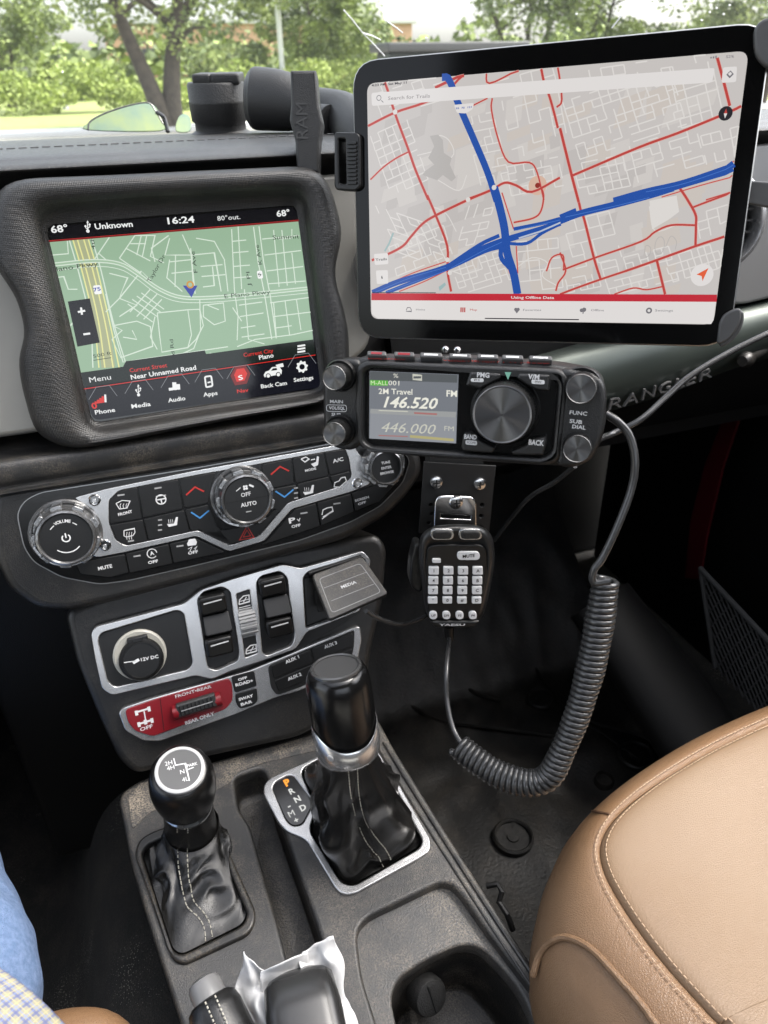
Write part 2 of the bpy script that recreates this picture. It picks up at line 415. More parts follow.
for pts in ([(115, 165), (150, 162), (148, 134)], [(120, 215), (140, 212), (150, 240), (170, 240)], [(205, 178), (240, 126)], [(215, 160), (240, 182)], [(262, 172), (296, 122)], [(262, 172), (310, 205)], [(276, 150), (330, 178)], [(296, 122), (340, 122), (330, 168), (360, 182)],
            [(286, 140), (320, 140)], [(310, 122), (300, 165)], [(322, 122), (312, 170)], [(240, 205), (280, 215), (262, 260), (310, 200), (330, 220)], [(232, 290), (262, 260), (300, 275), (262, 300)], [(248, 320), (300, 310), (330, 322), (335, 365), (265, 390), (246, 350), (268, 330), (248, 320)],
            [(290, 262), (345, 300)], [(300, 255), (352, 290)], [(310, 248), (360, 284)], [(280, 272), (335, 312)], [(330, 240), (285, 290)], [(345, 250), (300, 300)], [(355, 262), (315, 306)], [(345, 292), (412, 285), (420, 340), (412, 368), (355, 378), (350, 340), (345, 292)], [(412, 285), (438, 284), (446, 320), (430, 350), (412, 368)], [(340, 300), (330, 345), (345, 372)],
            [(340, 180), (332, 150), (370, 122)], [(372, 175), (366, 215), (400, 245)], [(385, 165), (420, 165), (425, 240)], [(372, 180), (420, 175)], [(376, 205), (424, 200)], [(385, 165), (384, 235)], [(400, 120), (420, 165), (470, 160), (485, 245)], [(430, 128), (470, 135), (492, 175), (500, 245)], [(440, 190), (488, 186)], [(442, 212), (494, 208)], [(445, 235), (470, 232), (466, 190)],
            [(372, 128), (362, 165), (385, 165)], [(438, 258), (440, 330), (425, 370), (380, 390)], [(446, 275), (490, 270), (494, 310), (470, 318), (446, 300), (446, 275)], [(508, 108), (514, 240), (522, 300), (520, 352)], [(508, 135), (540, 132)], [(510, 160), (545, 157)], [(512, 190), (548, 187)], [(514, 215), (552, 212)], [(522, 100), (530, 240)], [(536, 240), (545, 350), (580, 360)], [(524, 275), (575, 268)], [(526, 300), (578, 292)], [(528, 325), (560, 320)], [(530, 345), (580, 338)], [(510, 280), (530, 310)],
            [(575, 130), (656, 122)], [(580, 165), (660, 155)], [(585, 200), (665, 190)], [(588, 228), (670, 222)], [(592, 270), (678, 258)], [(600, 110), (612, 235)], [(618, 110), (630, 232)], [(640, 160), (648, 228)], [(600, 268), (606, 345)], [(625, 265), (635, 340)], [(650, 262), (660, 330)], [(600, 300), (682, 290)], [(604, 325), (640, 320)], [(610, 130), (640, 128), (640, 108)],
            [(120, 240), (135, 300), (150, 325), (172, 300)], [(232, 250), (250, 330), (270, 400), (300, 395), (420, 378), (500, 366)], [(270, 345), (300, 350), (290, 330)], [(455, 275), (480, 285)], [(460, 380), (500, 395)], [(520, 366), (560, 350), (640, 340), (686, 330)]):
    rib(pts, .72, .0006, G_st)
for pts in ([(556, 103), (566, 180), (580, 250), (596, 350)], [(568, 102), (578, 180), (592, 250), (606, 348)], [(418, 150), (428, 250)]): rib(pts, .8, .0006, G_st)
T = lambda s_, a, b, cap, mt, h=.0009, bold=.02, rot=None: tpx(mb, S, s_, zp(*a), zp(*b), cap/1000, mt, h, bold)
T('68°', (112, 110), (149, 106), 4.4, G_wh); T('Unknown', (208, 103), (291, 97), 3.7, G_wh); T('16:24', (365, 91), (424, 87), 4.3, G_wh); T('80°out.', (477, 85), (527, 81), 3.2, G_wh, bold=0); T('68°', (607, 75), (636, 72), 4.2, G_wh)
T('Plano Pkwy', (112, 198), (214, 184), 3.0, G_tx, bold=0); T('E Plano Pkwy', (492, 256), (592, 246), 3.0, G_tx, bold=0); T('Summit', (598, 127), (656, 124), 3.0, G_tx, bold=0)
T('Taylor Dr', (326, 224), (360, 165), 2.8, G_tx, bold=0); T('F Ave', (430, 204), (423, 157), 2.8, G_tx, bold=0); T('K Ave', (572, 186), (564, 143), 2.8, G_tx, bold=0); T('J Pl', (548, 232), (544, 200), 2.6, G_tx, bold=0); T('d Rd', (380, 384), (376, 350), 2.6, G_tx, bold=0); T('4th', (206, 152), (202, 126), 2.4, G_tx, bold=0)
def rbox(x0, y0, x1, y1, h, mt, r=.001):     # box in enlarged-view pixels, following the screen's own axes
    a, b = V(q(*zp(x0, y0))), V(q(*zp(x1, y1))); mb.poly(S, rc([(a.x, a.y), (b.x, a.y), (b.x, b.y), (a.x, b.y)], r, 3), h, mt)
rbox(204, 232, 224, 250, .0008, G_wh); T('75', (205, 242), (221, 239), 2.4, G_bu, .001); rbox(563, 200, 577, 216, .0008, G_wh); T('5', (567, 210), (573, 206), 2.2, G_tx, .001)
mb.poly(S, Z([(149, 267), (197, 260), (219, 357), (170, 366)]), .0008, G_bk)
for a, b in (((171, 290), (187, 287)), ((180, 296), (178, 280)), ((183, 339), (198, 337))): rib([a, b], 1.3, .001, G_wh)
mb.poly(S, [tuple(p) for p in Z([(401, 232), (433, 232), (420, 258)])], .00085, G_bu); mb.poly(S, circ(q(*zp(417, 230)), .0026, 20), .001, G_or); mb.poly(S, circ(q(*zp(417, 230)), .0014, 16), .0011, G_map2)
T('500 ft', (204, 388), (244, 380), 2.4, G_tx, .0009, 0); rib([(205, 396), (244, 390)], .4, .0009, G_tx)
# red line under the status bar, street strip, shortcut bar
rib([(104, 136), (657, 90)], .7, .0009, G_dr); rib([(104, 134), (657, 88)], .25, .001, G_rd)
G_sh = glow('screen_strip', '#141d18')
mb.poly(S, Z([(170, 424), (270, 410), (276, 398), (449, 374), (452, 382), (610, 360), (687, 350), (691, 382), (178, 455)]), .00095, G_sh)
T('Menu', (196, 440), (243, 433), 3.7, G_wh, .0011, 0); T('Current Street', (284, 419), (366, 407), 2.9, G_rd, .0011, .01); T('Near Unnamed Road', (287, 434), (430, 412), 3.3, G_wh, .0011, .02)
T('Current City', (534, 385), (599, 375), 2.9, G_rd, .0011, .01); T('Plano', (568, 391), (600, 385), 3.2, G_wh, .0011, .02)
for k in range(3): rib([(652, 365+k*6.5), (669, 362.5+k*6.5)], 1.3, .0011, G_wh)
rib([(182, 459), (692, 384)], .55, .0011, G_rd)
G_nb = glow('bar_blue_black', '#0c0d18')
mb.poly(S, rc(Z([(184, 462), (693, 387), (704, 455), (205, 528)]), .005, 5), .0009, G_nb)
for i, (nm, x, y, wd) in enumerate((('Phone', 230, 508, 44), ('Media', 309, 495, 42), ('Audio', 388, 482, 38), ('Apps', 462, 470, 31), ('Nav', 532, 463, 25), ('Back Cam', 601, 450, 57), ('Settings', 666, 437, 43))):
    T(nm, (x-wd/2, y+wd*.07), (x+wd/2, y-wd*.07), 3.0 if len(nm) > 3 else 2.7, G_rd if nm == 'Nav' else G_wh, .0012, .02)
    cx, cy = x-5, y-38
    if nm == 'Nav': mb.poly(S, Z([(cx-22, cy+5), (cx-12, cy-14), (cx+12, cy-17), (cx+22, cy), (cx+14, cy+22), (cx-12, cy+26)]), .00115, G_dr); mb.poly(S, Z([(cx-14, cy+3), (cx-8, cy-10), (cx+8, cy-12), (cx+15, cy), (cx+9, cy+15), (cx-8, cy+18)]), .0012, G_rd)
    if nm != 'Back Cam': rib([(cx-30, cy+12), (cx-14, cy-15), (cx+15, cy-19), (cx+32, cy+4)], .35, .00112, G_gd)
def usb(x, y, s_, mt):
    rib([(x, y+14*s_), (x-1, y-12*s_)], .6, .0012, mt); rib([(x, y+6*s_), (x+6*s_, y+1*s_), (x+5*s_, y-5*s_)], .5, .0012, mt); rib([(x, y+9*s_), (x-6*s_, y+5*s_), (x-7*s_, y)], .5, .0012, mt)
    mb.poly(S, circ(q(*zp(x, y+14*s_)), .0011, 12), .0012, mt); mb.poly(S, Z([(x-4*s_, y-10*s_), (x-1, y-17*s_), (x+3*s_, y-11*s_)]), .0012, mt); mb.poly(S, circ(q(*zp(x-7*s_, y)), .0007, 10), .0012, mt); mb.poly(S, circ(q(*zp(x+5*s_, y-5*s_)), .0007, 10), .0012, mt)
usb(193, 102, .75, G_wh); usb(304, 461, .75, G_wh)
for k in range(5): rib([(211+k*5.2, 491-k*.8), (211+k*5.2-1, 491-k*.8-5-k*3)], 1.6 if k < 4 else 1.3, .0012, G_rd if k < 4 else G_wh)
T('0', (201, 498), (213, 495), 4.2, G_rd, .0012, .03)
for k, hh in enumerate((6, 17, 12)): rib([(375+k*8, 462-k), (374+k*8, 462-k-hh)], 2.8, .0012, G_wh)
mb.ribbon(S, rc(Z([(449, 432), (463, 430), (466, 452), (452, 455)]), .001, 3), .0012, .0012, G_wh, True); rib([(455, 445), (462, 443)], 1.0, .0012, G_wh)
T('S', (523, 436), (533, 433), 3.4, G_wh, .0013)
mb.poly(S, Z([(578, 428), (582, 421), (590, 418), (596, 411), (612, 409), (618, 418), (617, 426), (580, 433)]), .0012, G_wh); mb.poly(S, Z([(604, 406), (620, 402), (622, 410), (608, 412)]), .0012, G_wh)
for x, y in ((588, 430), (610, 427)): mb.poly(S, circ(q(*zp(x, y)), .0019, 16), .00125, G_bk); mb.poly(S, circ(q(*zp(x, y)), .0013, 16), .0013, G_wh)
mb.poly(S, Z([(594, 419), (598, 413.5), (606, 412.5), (608, 417)]), .0013, G_bk)
gc = q(*zp(662, 410)); gp = []
for k in range(32): gp.append((gc[0] + math.cos(k*math.pi/16)*(.0046 if k % 4 in (0, 1) else .0037), gc[1] + math.sin(k*math.pi/16)*(.0046 if k % 4 in (0, 1) else .0037)))
mb.poly(S, gp, .0012, G_wh); mb.poly(S, circ(gc, .0021, 20), .0013, G_nb)
mb.build('touchscreen', dash, ang=180)

# ---- rolls between housing and climate panel
a = S.at(200, 430, .012); 
def yzf(px, py, fr, h): p = fr.W(px, py, h); return (p.y, p.z - ZC)
pr = [yzf(100, 436, S, -.02), yzf(100, 441, S, -.006), yzf(100, 445, S, .006), yzf(100, 449, S, .010), yzf(100, 456, S, .0115), yzf(100, 466, S, .0105), yzf(100, 473, S, .008), yzf(100, 478, H, .004), yzf(100, 482, H, -.004)]
x0, x1 = -.30, S.W(352, 410, .01).x
mb = MB(); base = [tuple(p) for p in smooth(pr, 4)] + [(.62, -.27), (.62, -.22)]
def rowx(x, k=1, dy=0): return [V((x, y + dy if i < len(base)-2 else y, ZC + z)) for i, (y, z) in enumerate(base)]
mb.loft([rowx(x0), rowx(x1-.02), rowx(x1-.008, 1, .003), rowx(x1, 1, .012)], mat('soft_dark_trim', .014, .34, bump=(1400, .3), dust=.35), True, True); mb.build('trim_roll', dash, ang=45)

# ---- climate fascia: thick rounded body
mb = MB()
fo = [(-8, 500), (0, 489), (28, 483.5), (192, 459.5), (350, 433), (409, 436), (422, 455), (424, 472), (409, 496), (388, 517), (345, 541), (192, 583), (120, 602), (66, 613), (36, 610), (8, 590), (-6, 560), (-10, 530)]
mb.plate(H, rc(H.up(fo, 0), .008, 5), -.05, 0, M_pl, .007)
mb.build('climate_fascia', dash, ang=60)
climate = None
mb = MB()
h0 = [(17, 514), (24, 501), (40, 492.5), (192, 468.5), (300, 449.5), (350, 440), (398, 446), (410, 460), (403, 482), (380, 506), (350, 522), (300, 540), (192, 566), (130, 580), (100, 584), (62, 577), (34, 562), (24, 547)]
lpo = rc(H.up(h0, .001), .005, 4)
mb.plate(H, lpo, -.001, .0012, M_gl, .0006)
# thin dull chrome outline
cx, cy = sum(p[0] for p in lpo)/len(lpo), sum(p[1] for p in lpo)/len(lpo)
mb.ribbon(H, lpo, .0007, .0016, mat('dull_chrome', .3, .3, .9), True)
panel = mb.build('climate_panel', dash)
mb = MB()
fr_o = [(74, 498), (107, 489), (192, 471.5), (300, 452), (352, 442.5), (358, 453), (372, 468), (370, 484), (352, 491.5), (292, 509), (264, 541), (229, 551.5), (196, 536), (126, 552), (97, 557.5), (88, 553), (98, 530), (94, 510)]
fr_h = [(109, 500), (119, 490.5), (192, 476), (300, 456.5), (345, 448.5), (349, 458), (352, 477), (342, 486), (288, 503), (259, 536.5), (230, 545.5), (198, 530.5), (126, 546), (116, 541), (109, 523)]
mb.plate(H, rc(H.up(fr_o, .003), .0025), .0012, .003, M_sil, .0004, holes=[rc(H.up(fr_h, .003), .0025)])
mb.build('silver_frame', panel)
for (x, y) in ((94.5, 500), (105, 545), (357, 483)):
    mb = MB(); mb.lathe(H, H.at(x, y, .003), [(.0042, .003), (.0042, .0036), (.0036, .0042), (.0030, .0040), (.0028, .0033)], M_chr, 24); mb.box(H, H.at(x, y)[0]-.0013, H.at(x, y)[0]+.0013, H.at(x, y)[1]-.0013, H.at(x, y)[1]+.0013, .0033, .0037, M_sil); mb.build('screw', panel)
def btn(pts, icon=None, fr=H, parent=None, hgt=.0028, name='button', mt=None, r=.0012):
    b = MB(); b.plate(fr, rc(fr.up(pts, hgt), r, 3), .0005, hgt, mt or M_bt, .0004)
    if icon: icon(b)
    return b.build(name, parent if parent is not None else panel)
HH = .0031
def tx(s_, a, b, cap, mt=M_wh, fr=H, h=HH, bold=.025): return lambda B: tpx(B, fr, s_, a, b, cap/1000, mt, h, bold)
def rb(B, fr, pts, wd, mt=M_wh, h=HH, closed=False): B.ribbon(fr, fr.up(pts, h), wd/1000, h, mt, closed)
def bar(B, x, y, l=7, mt=M_gy): rb(B, H, [(x-l/2, y+l*.08), (x+l/2, y-l*.08)], 1.1, mt)
def i_defront(B):
    tpx(B, H, 'FRONT', (118, 515), (132, 511.5), .0021, M_wh, HH, .03); rb(B, H, [(116, 503.5), (122, 500.5), (130, 501), (127, 508), (119.5, 509), (116, 503.5)], .6)
    for k in range(3): rb(B, H, [(120.5+k*3, 508), (120+k*3, 505.5), (121+k*3, 503.5)], .4)
    bar(B, 121, 495)
def i_wheel(B):
    c = H.at(161, 499.5, HH); B.ribbon(H, circ(c, .0034, 24), .0008, HH, M_wh, True)
    rb(B, H, [(157, 500), (165, 498.5)], .9); rb(B, H, [(161, 499), (162, 504)], .9); rb(B, H, [(156, 496.5), (166, 495)], .5); bar(B, 158, 488)
def chev(B, x, y, up, mt, s_=1):
    d = 1 if up else -1; rb(B, H, [(x-9*s_, y+4*d+1.2), (x, y-3*d), (x+9*s_, y+3*d-1.5)], 1.1, mt)
def i_rear(B):
    rb(B, H, [(124, 530.5), (124, 536), (126.5, 537), (133, 535.5), (135, 532.5), (134.5, 528.5), (124, 530.5)], .6)
    for k in range(3): rb(B, H, [(127+k*2.4, 539.5), (126.5+k*2.4, 536), (127+k*2.4, 532)], .4)
    bar(B, 131, 541, 6)
def i_seat(x, y):
    def f(B):
        B.poly(H, H.up([(x-6, y+1), (x+1, y+.5), (x+3, y-6), (x+5, y-6), (x+4, y+2), (x-4, y+4)], HH), HH, M_wh)
        for k in range(3): rb(B, H, [(x-4+k*2, y), (x-4.5+k*2, y-3.5)], .35)
        for k in range(3): bar(B, x-13, y-3+k*5, 4)
    return f
def i_off_a(B):
    c = H.at(152, 553.5, HH); B.ribbon(H, circ(c, .0034, 24)[:22], .0006, HH, M_wh); tpx(B, H, 'A', (150, 554), (154, 553), .0028, M_wh, HH, .03); tpx(B, H, 'OFF', (148, 563), (158, 561), .0022, M_wh, HH, .03); bar(B, 137, 556)
def i_esc(B):
    x, y = 192, 543; B.poly(H, H.up([(x-5, y+1), (x-3, y-3.5), (x+3, y-4.5), (x+5, y-1), (x+4, y+2), (x-4, y+3)], HH), HH, M_wh); rb(B, H, [(x-4, y+6), (x, y+4), (x-2, y+8)], .5); rb(B, H, [(x+2, y+6), (x+5, y+3), (x+3, y+7)], .5)
    tpx(B, H, 'OFF', (188, 553.5), (198, 551.5), .0022, M_wh, HH, .03); bar(B, 180, 546)
def i_haz(B):
    x, y = 247, 534; tr = lambda s_: [(x-7.5*s_, y+6*s_), (x, y-8*s_), (x+7*s_, y+3.5*s_)]
    rb(B, H, tr(1), .7, M_rd, HH, True); rb(B, H, tr(.5), .6, M_rd, HH, True)
def i_mode(B):
    rb(B, H, [(301, 459), (306, 457), (309, 459), (305, 462), (301, 459)], .8); rb(B, H, [(311, 460), (315, 459)], .7); B.poly(H, H.up([(311, 464), (316, 462), (317, 456), (319, 457), (318, 465), (314, 467)], HH), HH, M_wh); tpx(B, H, 'MODE', (305, 471), (316, 468.5), .0018, M_wh, HH, .03)
def i_face(B):
    rb(B, H, [(334, 487), (335, 482.5), (339, 481), (341, 478), (345, 477), (346.5, 481), (343, 484), (340, 487), (334, 487)], .7); bar(B, 340, 489, 5)
def i_hill(B):
    rb(B, H, [(322, 519), (332, 511.5)], .7); rb(B, H, [(322, 515), (323, 510), (327, 508), (332, 507), (333, 511), (323, 517)], .8); bar(B, 337, 503.5)
B1 = [((109, 499, 119, 491.5, 137, 487.5, 142, 518.5, 110, 523.5), i_defront), ((138.5, 487, 178, 479.5, 183, 508.5, 143.5, 517.5), i_wheel), ((179.5, 479, 215, 472.5, 208, 503, 184.5, 508), lambda B: chev(B, 195, 490, True, M_rd)),
      ((110.5, 525.5, 142.5, 520, 147.5, 540.5, 127, 545, 117, 540.5), i_rear), ((144, 519.5, 184, 510.5, 189.5, 531.5, 149, 540), i_seat(173, 523)), ((185.5, 510, 208, 505, 217, 526, 231, 543.5, 199, 529.5, 191, 531), lambda B: chev(B, 200, 515, False, M_bl)),
      ((262, 464.5, 291, 459, 294, 483.5, 270, 488.5, 262, 478), lambda B: chev(B, 280, 469.5, True, M_rd)), ((292.5, 458.5, 323, 453, 328.5, 475.5, 295.5, 483), i_mode), ((324.5, 452.5, 344.5, 449.5, 348.5, 459, 350, 470, 330, 475), lambda B: tpx(B, H, 'A/C', (333, 461.5), (343.5, 459), .0029, M_wh, HH, .02)),
      ((270, 490, 296, 485, 299, 499, 289, 502, 281, 512, 268, 506), lambda B: chev(B, 284.5, 494, False, M_bl)), ((297.5, 484.5, 328.5, 477, 334, 488.5, 300.5, 498.5), i_seat(309, 491)), ((330, 476.5, 350, 471.5, 351.5, 477, 342, 485.5, 335.5, 488), i_face),
      ((76, 563, 124.5, 554.5, 128.5, 572.5, 110, 577.5, 81, 574), tx('MUTE', (98, 569), (112, 566), 2.6)), ((126, 554, 168.5, 544.5, 172.5, 563.5, 130, 573), i_off_a), ((170, 544, 195, 538.5, 224, 552, 223, 552.5, 174, 563), i_esc),
      ((219, 531, 262, 523, 271, 513, 283, 507, 258, 536, 230, 544.5, 202, 531.5), i_haz), ((268, 541, 295, 509.5, 316, 503.5, 320, 526, 262, 545), lambda B: (tpx(B, H, 'P', (288.5, 521.5), (295, 520), .0042, M_wh, HH, .03), rb(B, H, [(297, 519), (299, 521), (300, 518)], .6), tpx(B, H, 'OFF', (291.5, 527), (300.5, 525), .0022, M_wh, HH, .03), bar(B, 304, 513))),
      ((317.5, 503, 351, 494, 354, 511.5, 321.5, 525.5), i_hill), ((352.5, 493.5, 372, 486, 386, 478, 397, 482, 380, 501, 356, 511), lambda B: (tpx(B, H, 'SCREEN', (355, 501), (369, 497), .0019, M_wh, HH, .02), tpx(B, H, 'OFF', (358, 504.5), (366, 502), .0019, M_wh, HH, .02)))]
for pts, ic in B1: btn([(pts[i], pts[i+1]) for i in range(0, len(pts), 2)], ic)
# ---- the three rotary knobs
M_kr = mat('knob_ring', .30, .24, .9, bump=(400, .15))
M_kf = mat('knob_face', .006, .33)
def dial(bx, by, rb_, fx, fy, rf, legend):
    hf = .021; c = V(H.at(fx, fy, hf)); cb = V(H.at(bx, by, .002)); kb = rb_*.51/750*1.33; kf = rf*.51/750*1.30
    b = MB(); b.lathe(H, cb, [(kb, .001), (kb, .003), (kb*.96, .0042), (kb*.90, .004), (kb*.87, .0022)], M_kr, 64); kn = b.build('control_knob', panel)
    b = MB(); b.lathe(H, c, [(kf*1.0, .0025), (kf*1.01, .016), (kf*1.01, .0185), (kf*.97, .0205), (kf*.90, .0210), (kf*.86, .0200), (kf*.85, .0192)], M_kr, 64, caps=(False, False)); b.build('knob_rim', kn)
    b = MB(); b.lathe(H, c, [(kf*1.03, .003), (kf*1.06, .009), (kf*1.04, .015), (kf*1.0, .0165)], mat('knob_grip', .10, .32, .6), 96, caps=(False, False))
    for k in range(9):
        a = 2*math.pi*k/9 + .3; d = V((math.cos(a), math.sin(a))); e = V((-d.y, d.x)); p = c + d*kf*1.03
        lp_ = [p - e*.0042 - d*.001, p + e*.0042 - d*.001, p + e*.0034 + d*.0019, p - e*.0034 + d*.0019]
        b.plate(H, rc([tuple(x) for x in lp_], .0008, 2), .003, .0165, M_kr, .0004)
    b.build('knob_grip', kn)
    b = MB(); b.lathe(H, c, [(kf*.86, .0165), (kf*.86, .0188), (kf*.84, .0193)], M_kf, 64); legend(b, c, kf); b.build('knob_cap', kn)
def l_vol(B, c, r):
    h = .0196; arc = lambda a0, a1, rr: [(c.x + math.cos(R_(a0 + (a1-a0)*i/10))*rr, c.y + math.sin(R_(a0 + (a1-a0)*i/10))*rr) for i in range(11)]
    B.ribbon(H, arc(225, 315, r*.52), .0007, h, M_wh); B.ribbon(H, arc(120, 138, r*.58), .0006, h, M_wh); B.ribbon(H, arc(42, 58, r*.58), .0006, h, M_wh)
    for i, ch in enumerate('VOLUME'): a = R_(112 - i*8.8); B.text(H, ch, (c.x + math.cos(a)*r*.6, c.y + math.sin(a)*r*.6), .0022, h, M_wh, rot=a-math.pi/2, bold=.02)
    B.ribbon(H, arc(130, 410, .0026), .0008, h, M_wh); B.ribbon(H, [(c.x, c.y), (c.x, c.y+.0034)], .0009, h, M_wh)
def l_fan(B, c, r):
    h = .0196; B.text(H, 'AUTO', (c.x+.001, c.y-.0036), .0030, h, M_wh, bold=.02); B.text(H, 'OFF', (c.x, c.y+.0038), .0030, h, M_wh, bold=.01)
    B.ribbon(H, [(c.x-r*.84, c.y), (c.x+r*.84, c.y)], .0006, h, M_dk); B.ribbon(H, [(c.x-.002, c.y-.009), (c.x+.002, c.y-.009)], .0008, h, M_gy)
    for k in range(4): a = R_(45+90*k); p = V((c.x+.0005, c.y+.009)); B.poly(H, circ((p.x + math.cos(a)*.0012, p.y + math.sin(a)*.0012), .0009, 10), h, M_wh)
    B.ribbon(H, [(c.x+.0035, c.y+.0105), (c.x+.0065, c.y+.0085)], .0014, h, M_wh); B.ribbon(H, [(c.x-.0065, c.y+.0075), (c.x-.003, c.y+.0095)], .0006, h, M_wh)
def l_tune(B, c, r):
    h = .0196
    for s_, y in (('TUNE', .004), ('ENTER', 0), ('BROWSE', -.004)): B.text(H, s_, (c.x, c.y+y), .002, h, M_wh, bold=.02)
dial(66, 533, 27, 66, 538.5, 22.3, l_vol); dial(242, 496.5, 26, 247, 500, 21.6, l_fan); dial(383, 464, 20, 387, 468, 15.5, l_tune)

# ---- lower switch panel
mb = MB()
lo = [(64, 612), (90, 600), (180, 574), (300, 546), (378, 534), (388, 548), (384, 600), (372, 650), (366, 700), (300, 738), (200, 760), (135, 776), (118, 760), (98, 716), (76, 662)]
mb.plate(Lw, rc(Lw.up(lo, -.006), .008, 5), -.06, -.006, M_pl, .006)
mb.build('switch_fascia', dash, ang=60)
swp = MB()
so_ = [(91, 634), (95, 627), (184, 604), (201, 590), (232, 579.5), (283, 564.5), (301, 568.5), (363, 551), (371, 560), (360, 611), (307, 632), (296, 649), (268, 659), (231, 671), (212, 679.5), (196, 675.5), (112, 695.5), (102, 689), (95, 658)]
rr = lambda pts, h=.0, r=.003: rc(Lw.up(pts, h), r, 4)
p12 = [(98, 640), (101, 633), (177, 610), (184, 613), (193, 664), (188, 670), (115, 687.5), (108, 682)]
wl = [(197.5, 600), (203, 592), (222, 586.5), (230, 591), (239.5, 654), (238, 661), (216, 671), (208, 668)]
wr = [(256.5, 582), (261, 576), (280, 571), (287, 577), (295, 637), (292, 646), (267, 656), (262.5, 653)]
mid = [(236.5, 594), (249.5, 589.5), (258, 653), (245.5, 658)]
md = [(303, 577), (309, 571), (360, 556), (366, 560), (357, 610), (306, 629)]
swp.plate(Lw, rr(so_, .004), -.004, .004, M_sil, .0007, holes=[rr(p12, .004), rr(wl, .004), rr(wr, .004), rr(mid, .004, .001), rr(md, .004)])
sw = swp.build('silver_surround', dash)
mb = MB(); mb.plate(Lw, rr([(95, 625), (365, 552), (362, 612), (300, 650), (210, 676), (108, 692)], -.004), -.0055, -.004, M_bt, .0004); mb.build('pocket_floor', sw)
mb = MB(); mb.plate(Lw, rr(p12, .0015), -.004, .0015, M_bt, .0005)
c = V(Lw.at(140, 655, .004)); mb.lathe(Lw, c, [(.0195, .0015), (.0195, .004), (.0182, .0052), (.0165, .0048)], mat('cream_plastic', (.34, .33, .29), .4), 48); mb.build('socket_plate', sw)
c = V(Lw.at(141.5, 659, .007)); mb = MB(); mb.lathe(Lw, c, [(.0160, .004), (.0163, .0085), (.0155, .0100), (.0135, .0105), (.0132, .0095)], M_bt, 48)
mb.box(Lw, c.x-.0075, c.x+.0075, c.y+.0125, c.y+.0180, .004, .0095, M_bt, .001); mb.box(Lw, c.x-.0035, c.x+.0035, c.y+.0140, c.y+.0175, .0095, .0105, M_bt)
mb.lathe(Lw, c + V((0, 0)), [(.0135, .0095), (.0135, .0096)], M_bt, 40)
tpx(mb, Lw, '12V DC', (140.5, 660), (158, 656.5), .0026, M_wh, .0099, .02); rb(mb, Lw, [(124, 662.5), (136, 661)], .7, M_wh, .0099); rb(mb, Lw, [(133, 663), (139, 659.5)], 2.2, M_wh, .0099)
mb.build('socket_cap', sw)
rb2 = lambda B, pts, wd, mt, h: B.ribbon(Lw, Lw.up(pts, h), wd/1000, h, mt)
for dx, dy in ((0, 0), (59.5, -17.5)):
    for (x, y, nm) in ((199, 590, 0), (206, 632, 1)):
        x += dx; y += dy - (1 if dx and nm else 0)
        b = MB(); fr2 = Fr(Lw.W(x+13, y+12, .002), 0, 24 + (-14 if nm == 0 else -10))
        b.box(fr2, -.0105, .0105, -.0075, .0075, -.004, .0065, M_bt, .002, .003)
        b.ribbon(fr2, [(-.0068, .0030), (.0072, .0038)], .0011, .0069, M_wh)
        b.build('window_switch', sw)
    b = MB(); fr2 = Fr(Lw.W(217+dx, 622+dy, .0), 0, 24+22); b.box(fr2, -.0105, .0105, -.010, .0065, -.004, .004, M_bt, .001, .002); b.build('switch_paddle', sw)
mb = MB(); mb.plate(Lw, rr(mid, .002, .001), -.003, .002, M_bt, .0004)
def winicon(B, x, y):
    B.ribbon(Lw, Lw.up([(x-5.5, y+4.5), (x-5, y), (x-1, y-4), (x+4.5, y-5), (x+5, y+1.5), (x-5.5, y+4.5)], .0023), .0008, .0023, M_wh); rb2(B, [(x-5, y+1.5), (x+4.5, y-1)], .6, M_wh, .0023); rb2(B, [(x-1, y+2), (x+2, y-3)], .7, M_wh, .0023)
    rb2(B, [(x-5.5, y+8), (x+6, y+5)], .5, M_wh, .0023)
winicon(mb, 244.5, 600); winicon(mb, 251.5, 649.5); mb.build('icon_strip', sw)
b = MB(); fr2 = Fr(Lw.W(247.5, 622, .001), 0, 24)
for k in range(-6, 7):
    a = R_(k*12); r = .0125; y, z = math.sin(a)*r, math.cos(a)*r - .006
    f3 = Fr(fr2.w(0, y, z), 0, 24+k*12); b.box(f3, -.0066, .0066, -.00115 if k % 2 else -.0010, .00115 if k % 2 else .001, -.003, .0012 if k % 2 else .0004, mat('thumbwheel_grey', .26, .5), .0003)
b.build('thumbwheel', sw)
# media door, flipped open
b = MB(); dc = [(312, 574.5), (362, 556), (388.5, 593.5), (329.5, 620)]
P0 = Lw.W(307, 577, .006); P1 = Lw.W(362, 558, .006); FD = Fr(Lw.W(337, 566, .007), -2, 60)
fl = rc([FD.at(*p, .004) for p in dc], .003, 4); b.plate(FD, fl, -.001, .004, mat('flap_grey', .018, .42, bump=(1300, .3), dust=.35), .0009)
ins = [FD.at(x, y, .004) for x, y in ((319, 579), (360, 563.5), (381, 592), (332, 613))]
b.ribbon(FD, rc(ins, .003, 4), .0005, .0042, M_gy, True); rb3 = lambda pts: b.ribbon(FD, [FD.at(*p, .0042) for p in pts], .0004, .0042, M_gy)
rb3([(324, 588), (367, 572)]); rb3([(331, 601), (374, 584)]); tpx(b, FD, 'MEDIA', (341, 587.5), (356, 582), .0026, M_wh, .0043, .02)
door = b.build('media_door', sw)
b = MB(); b.tube([Lw.W(309, 574, .004), Lw.W(361, 557, .004)], .0024, M_bt, 10); b.build('door_hinge', door)
b = MB(); pm = [(304, 579), (356, 566), (354, 608), (307, 626)]; b.plate(Lw, rr(pm, 0, .002), -.0038, -.001, M_bt, .0004)
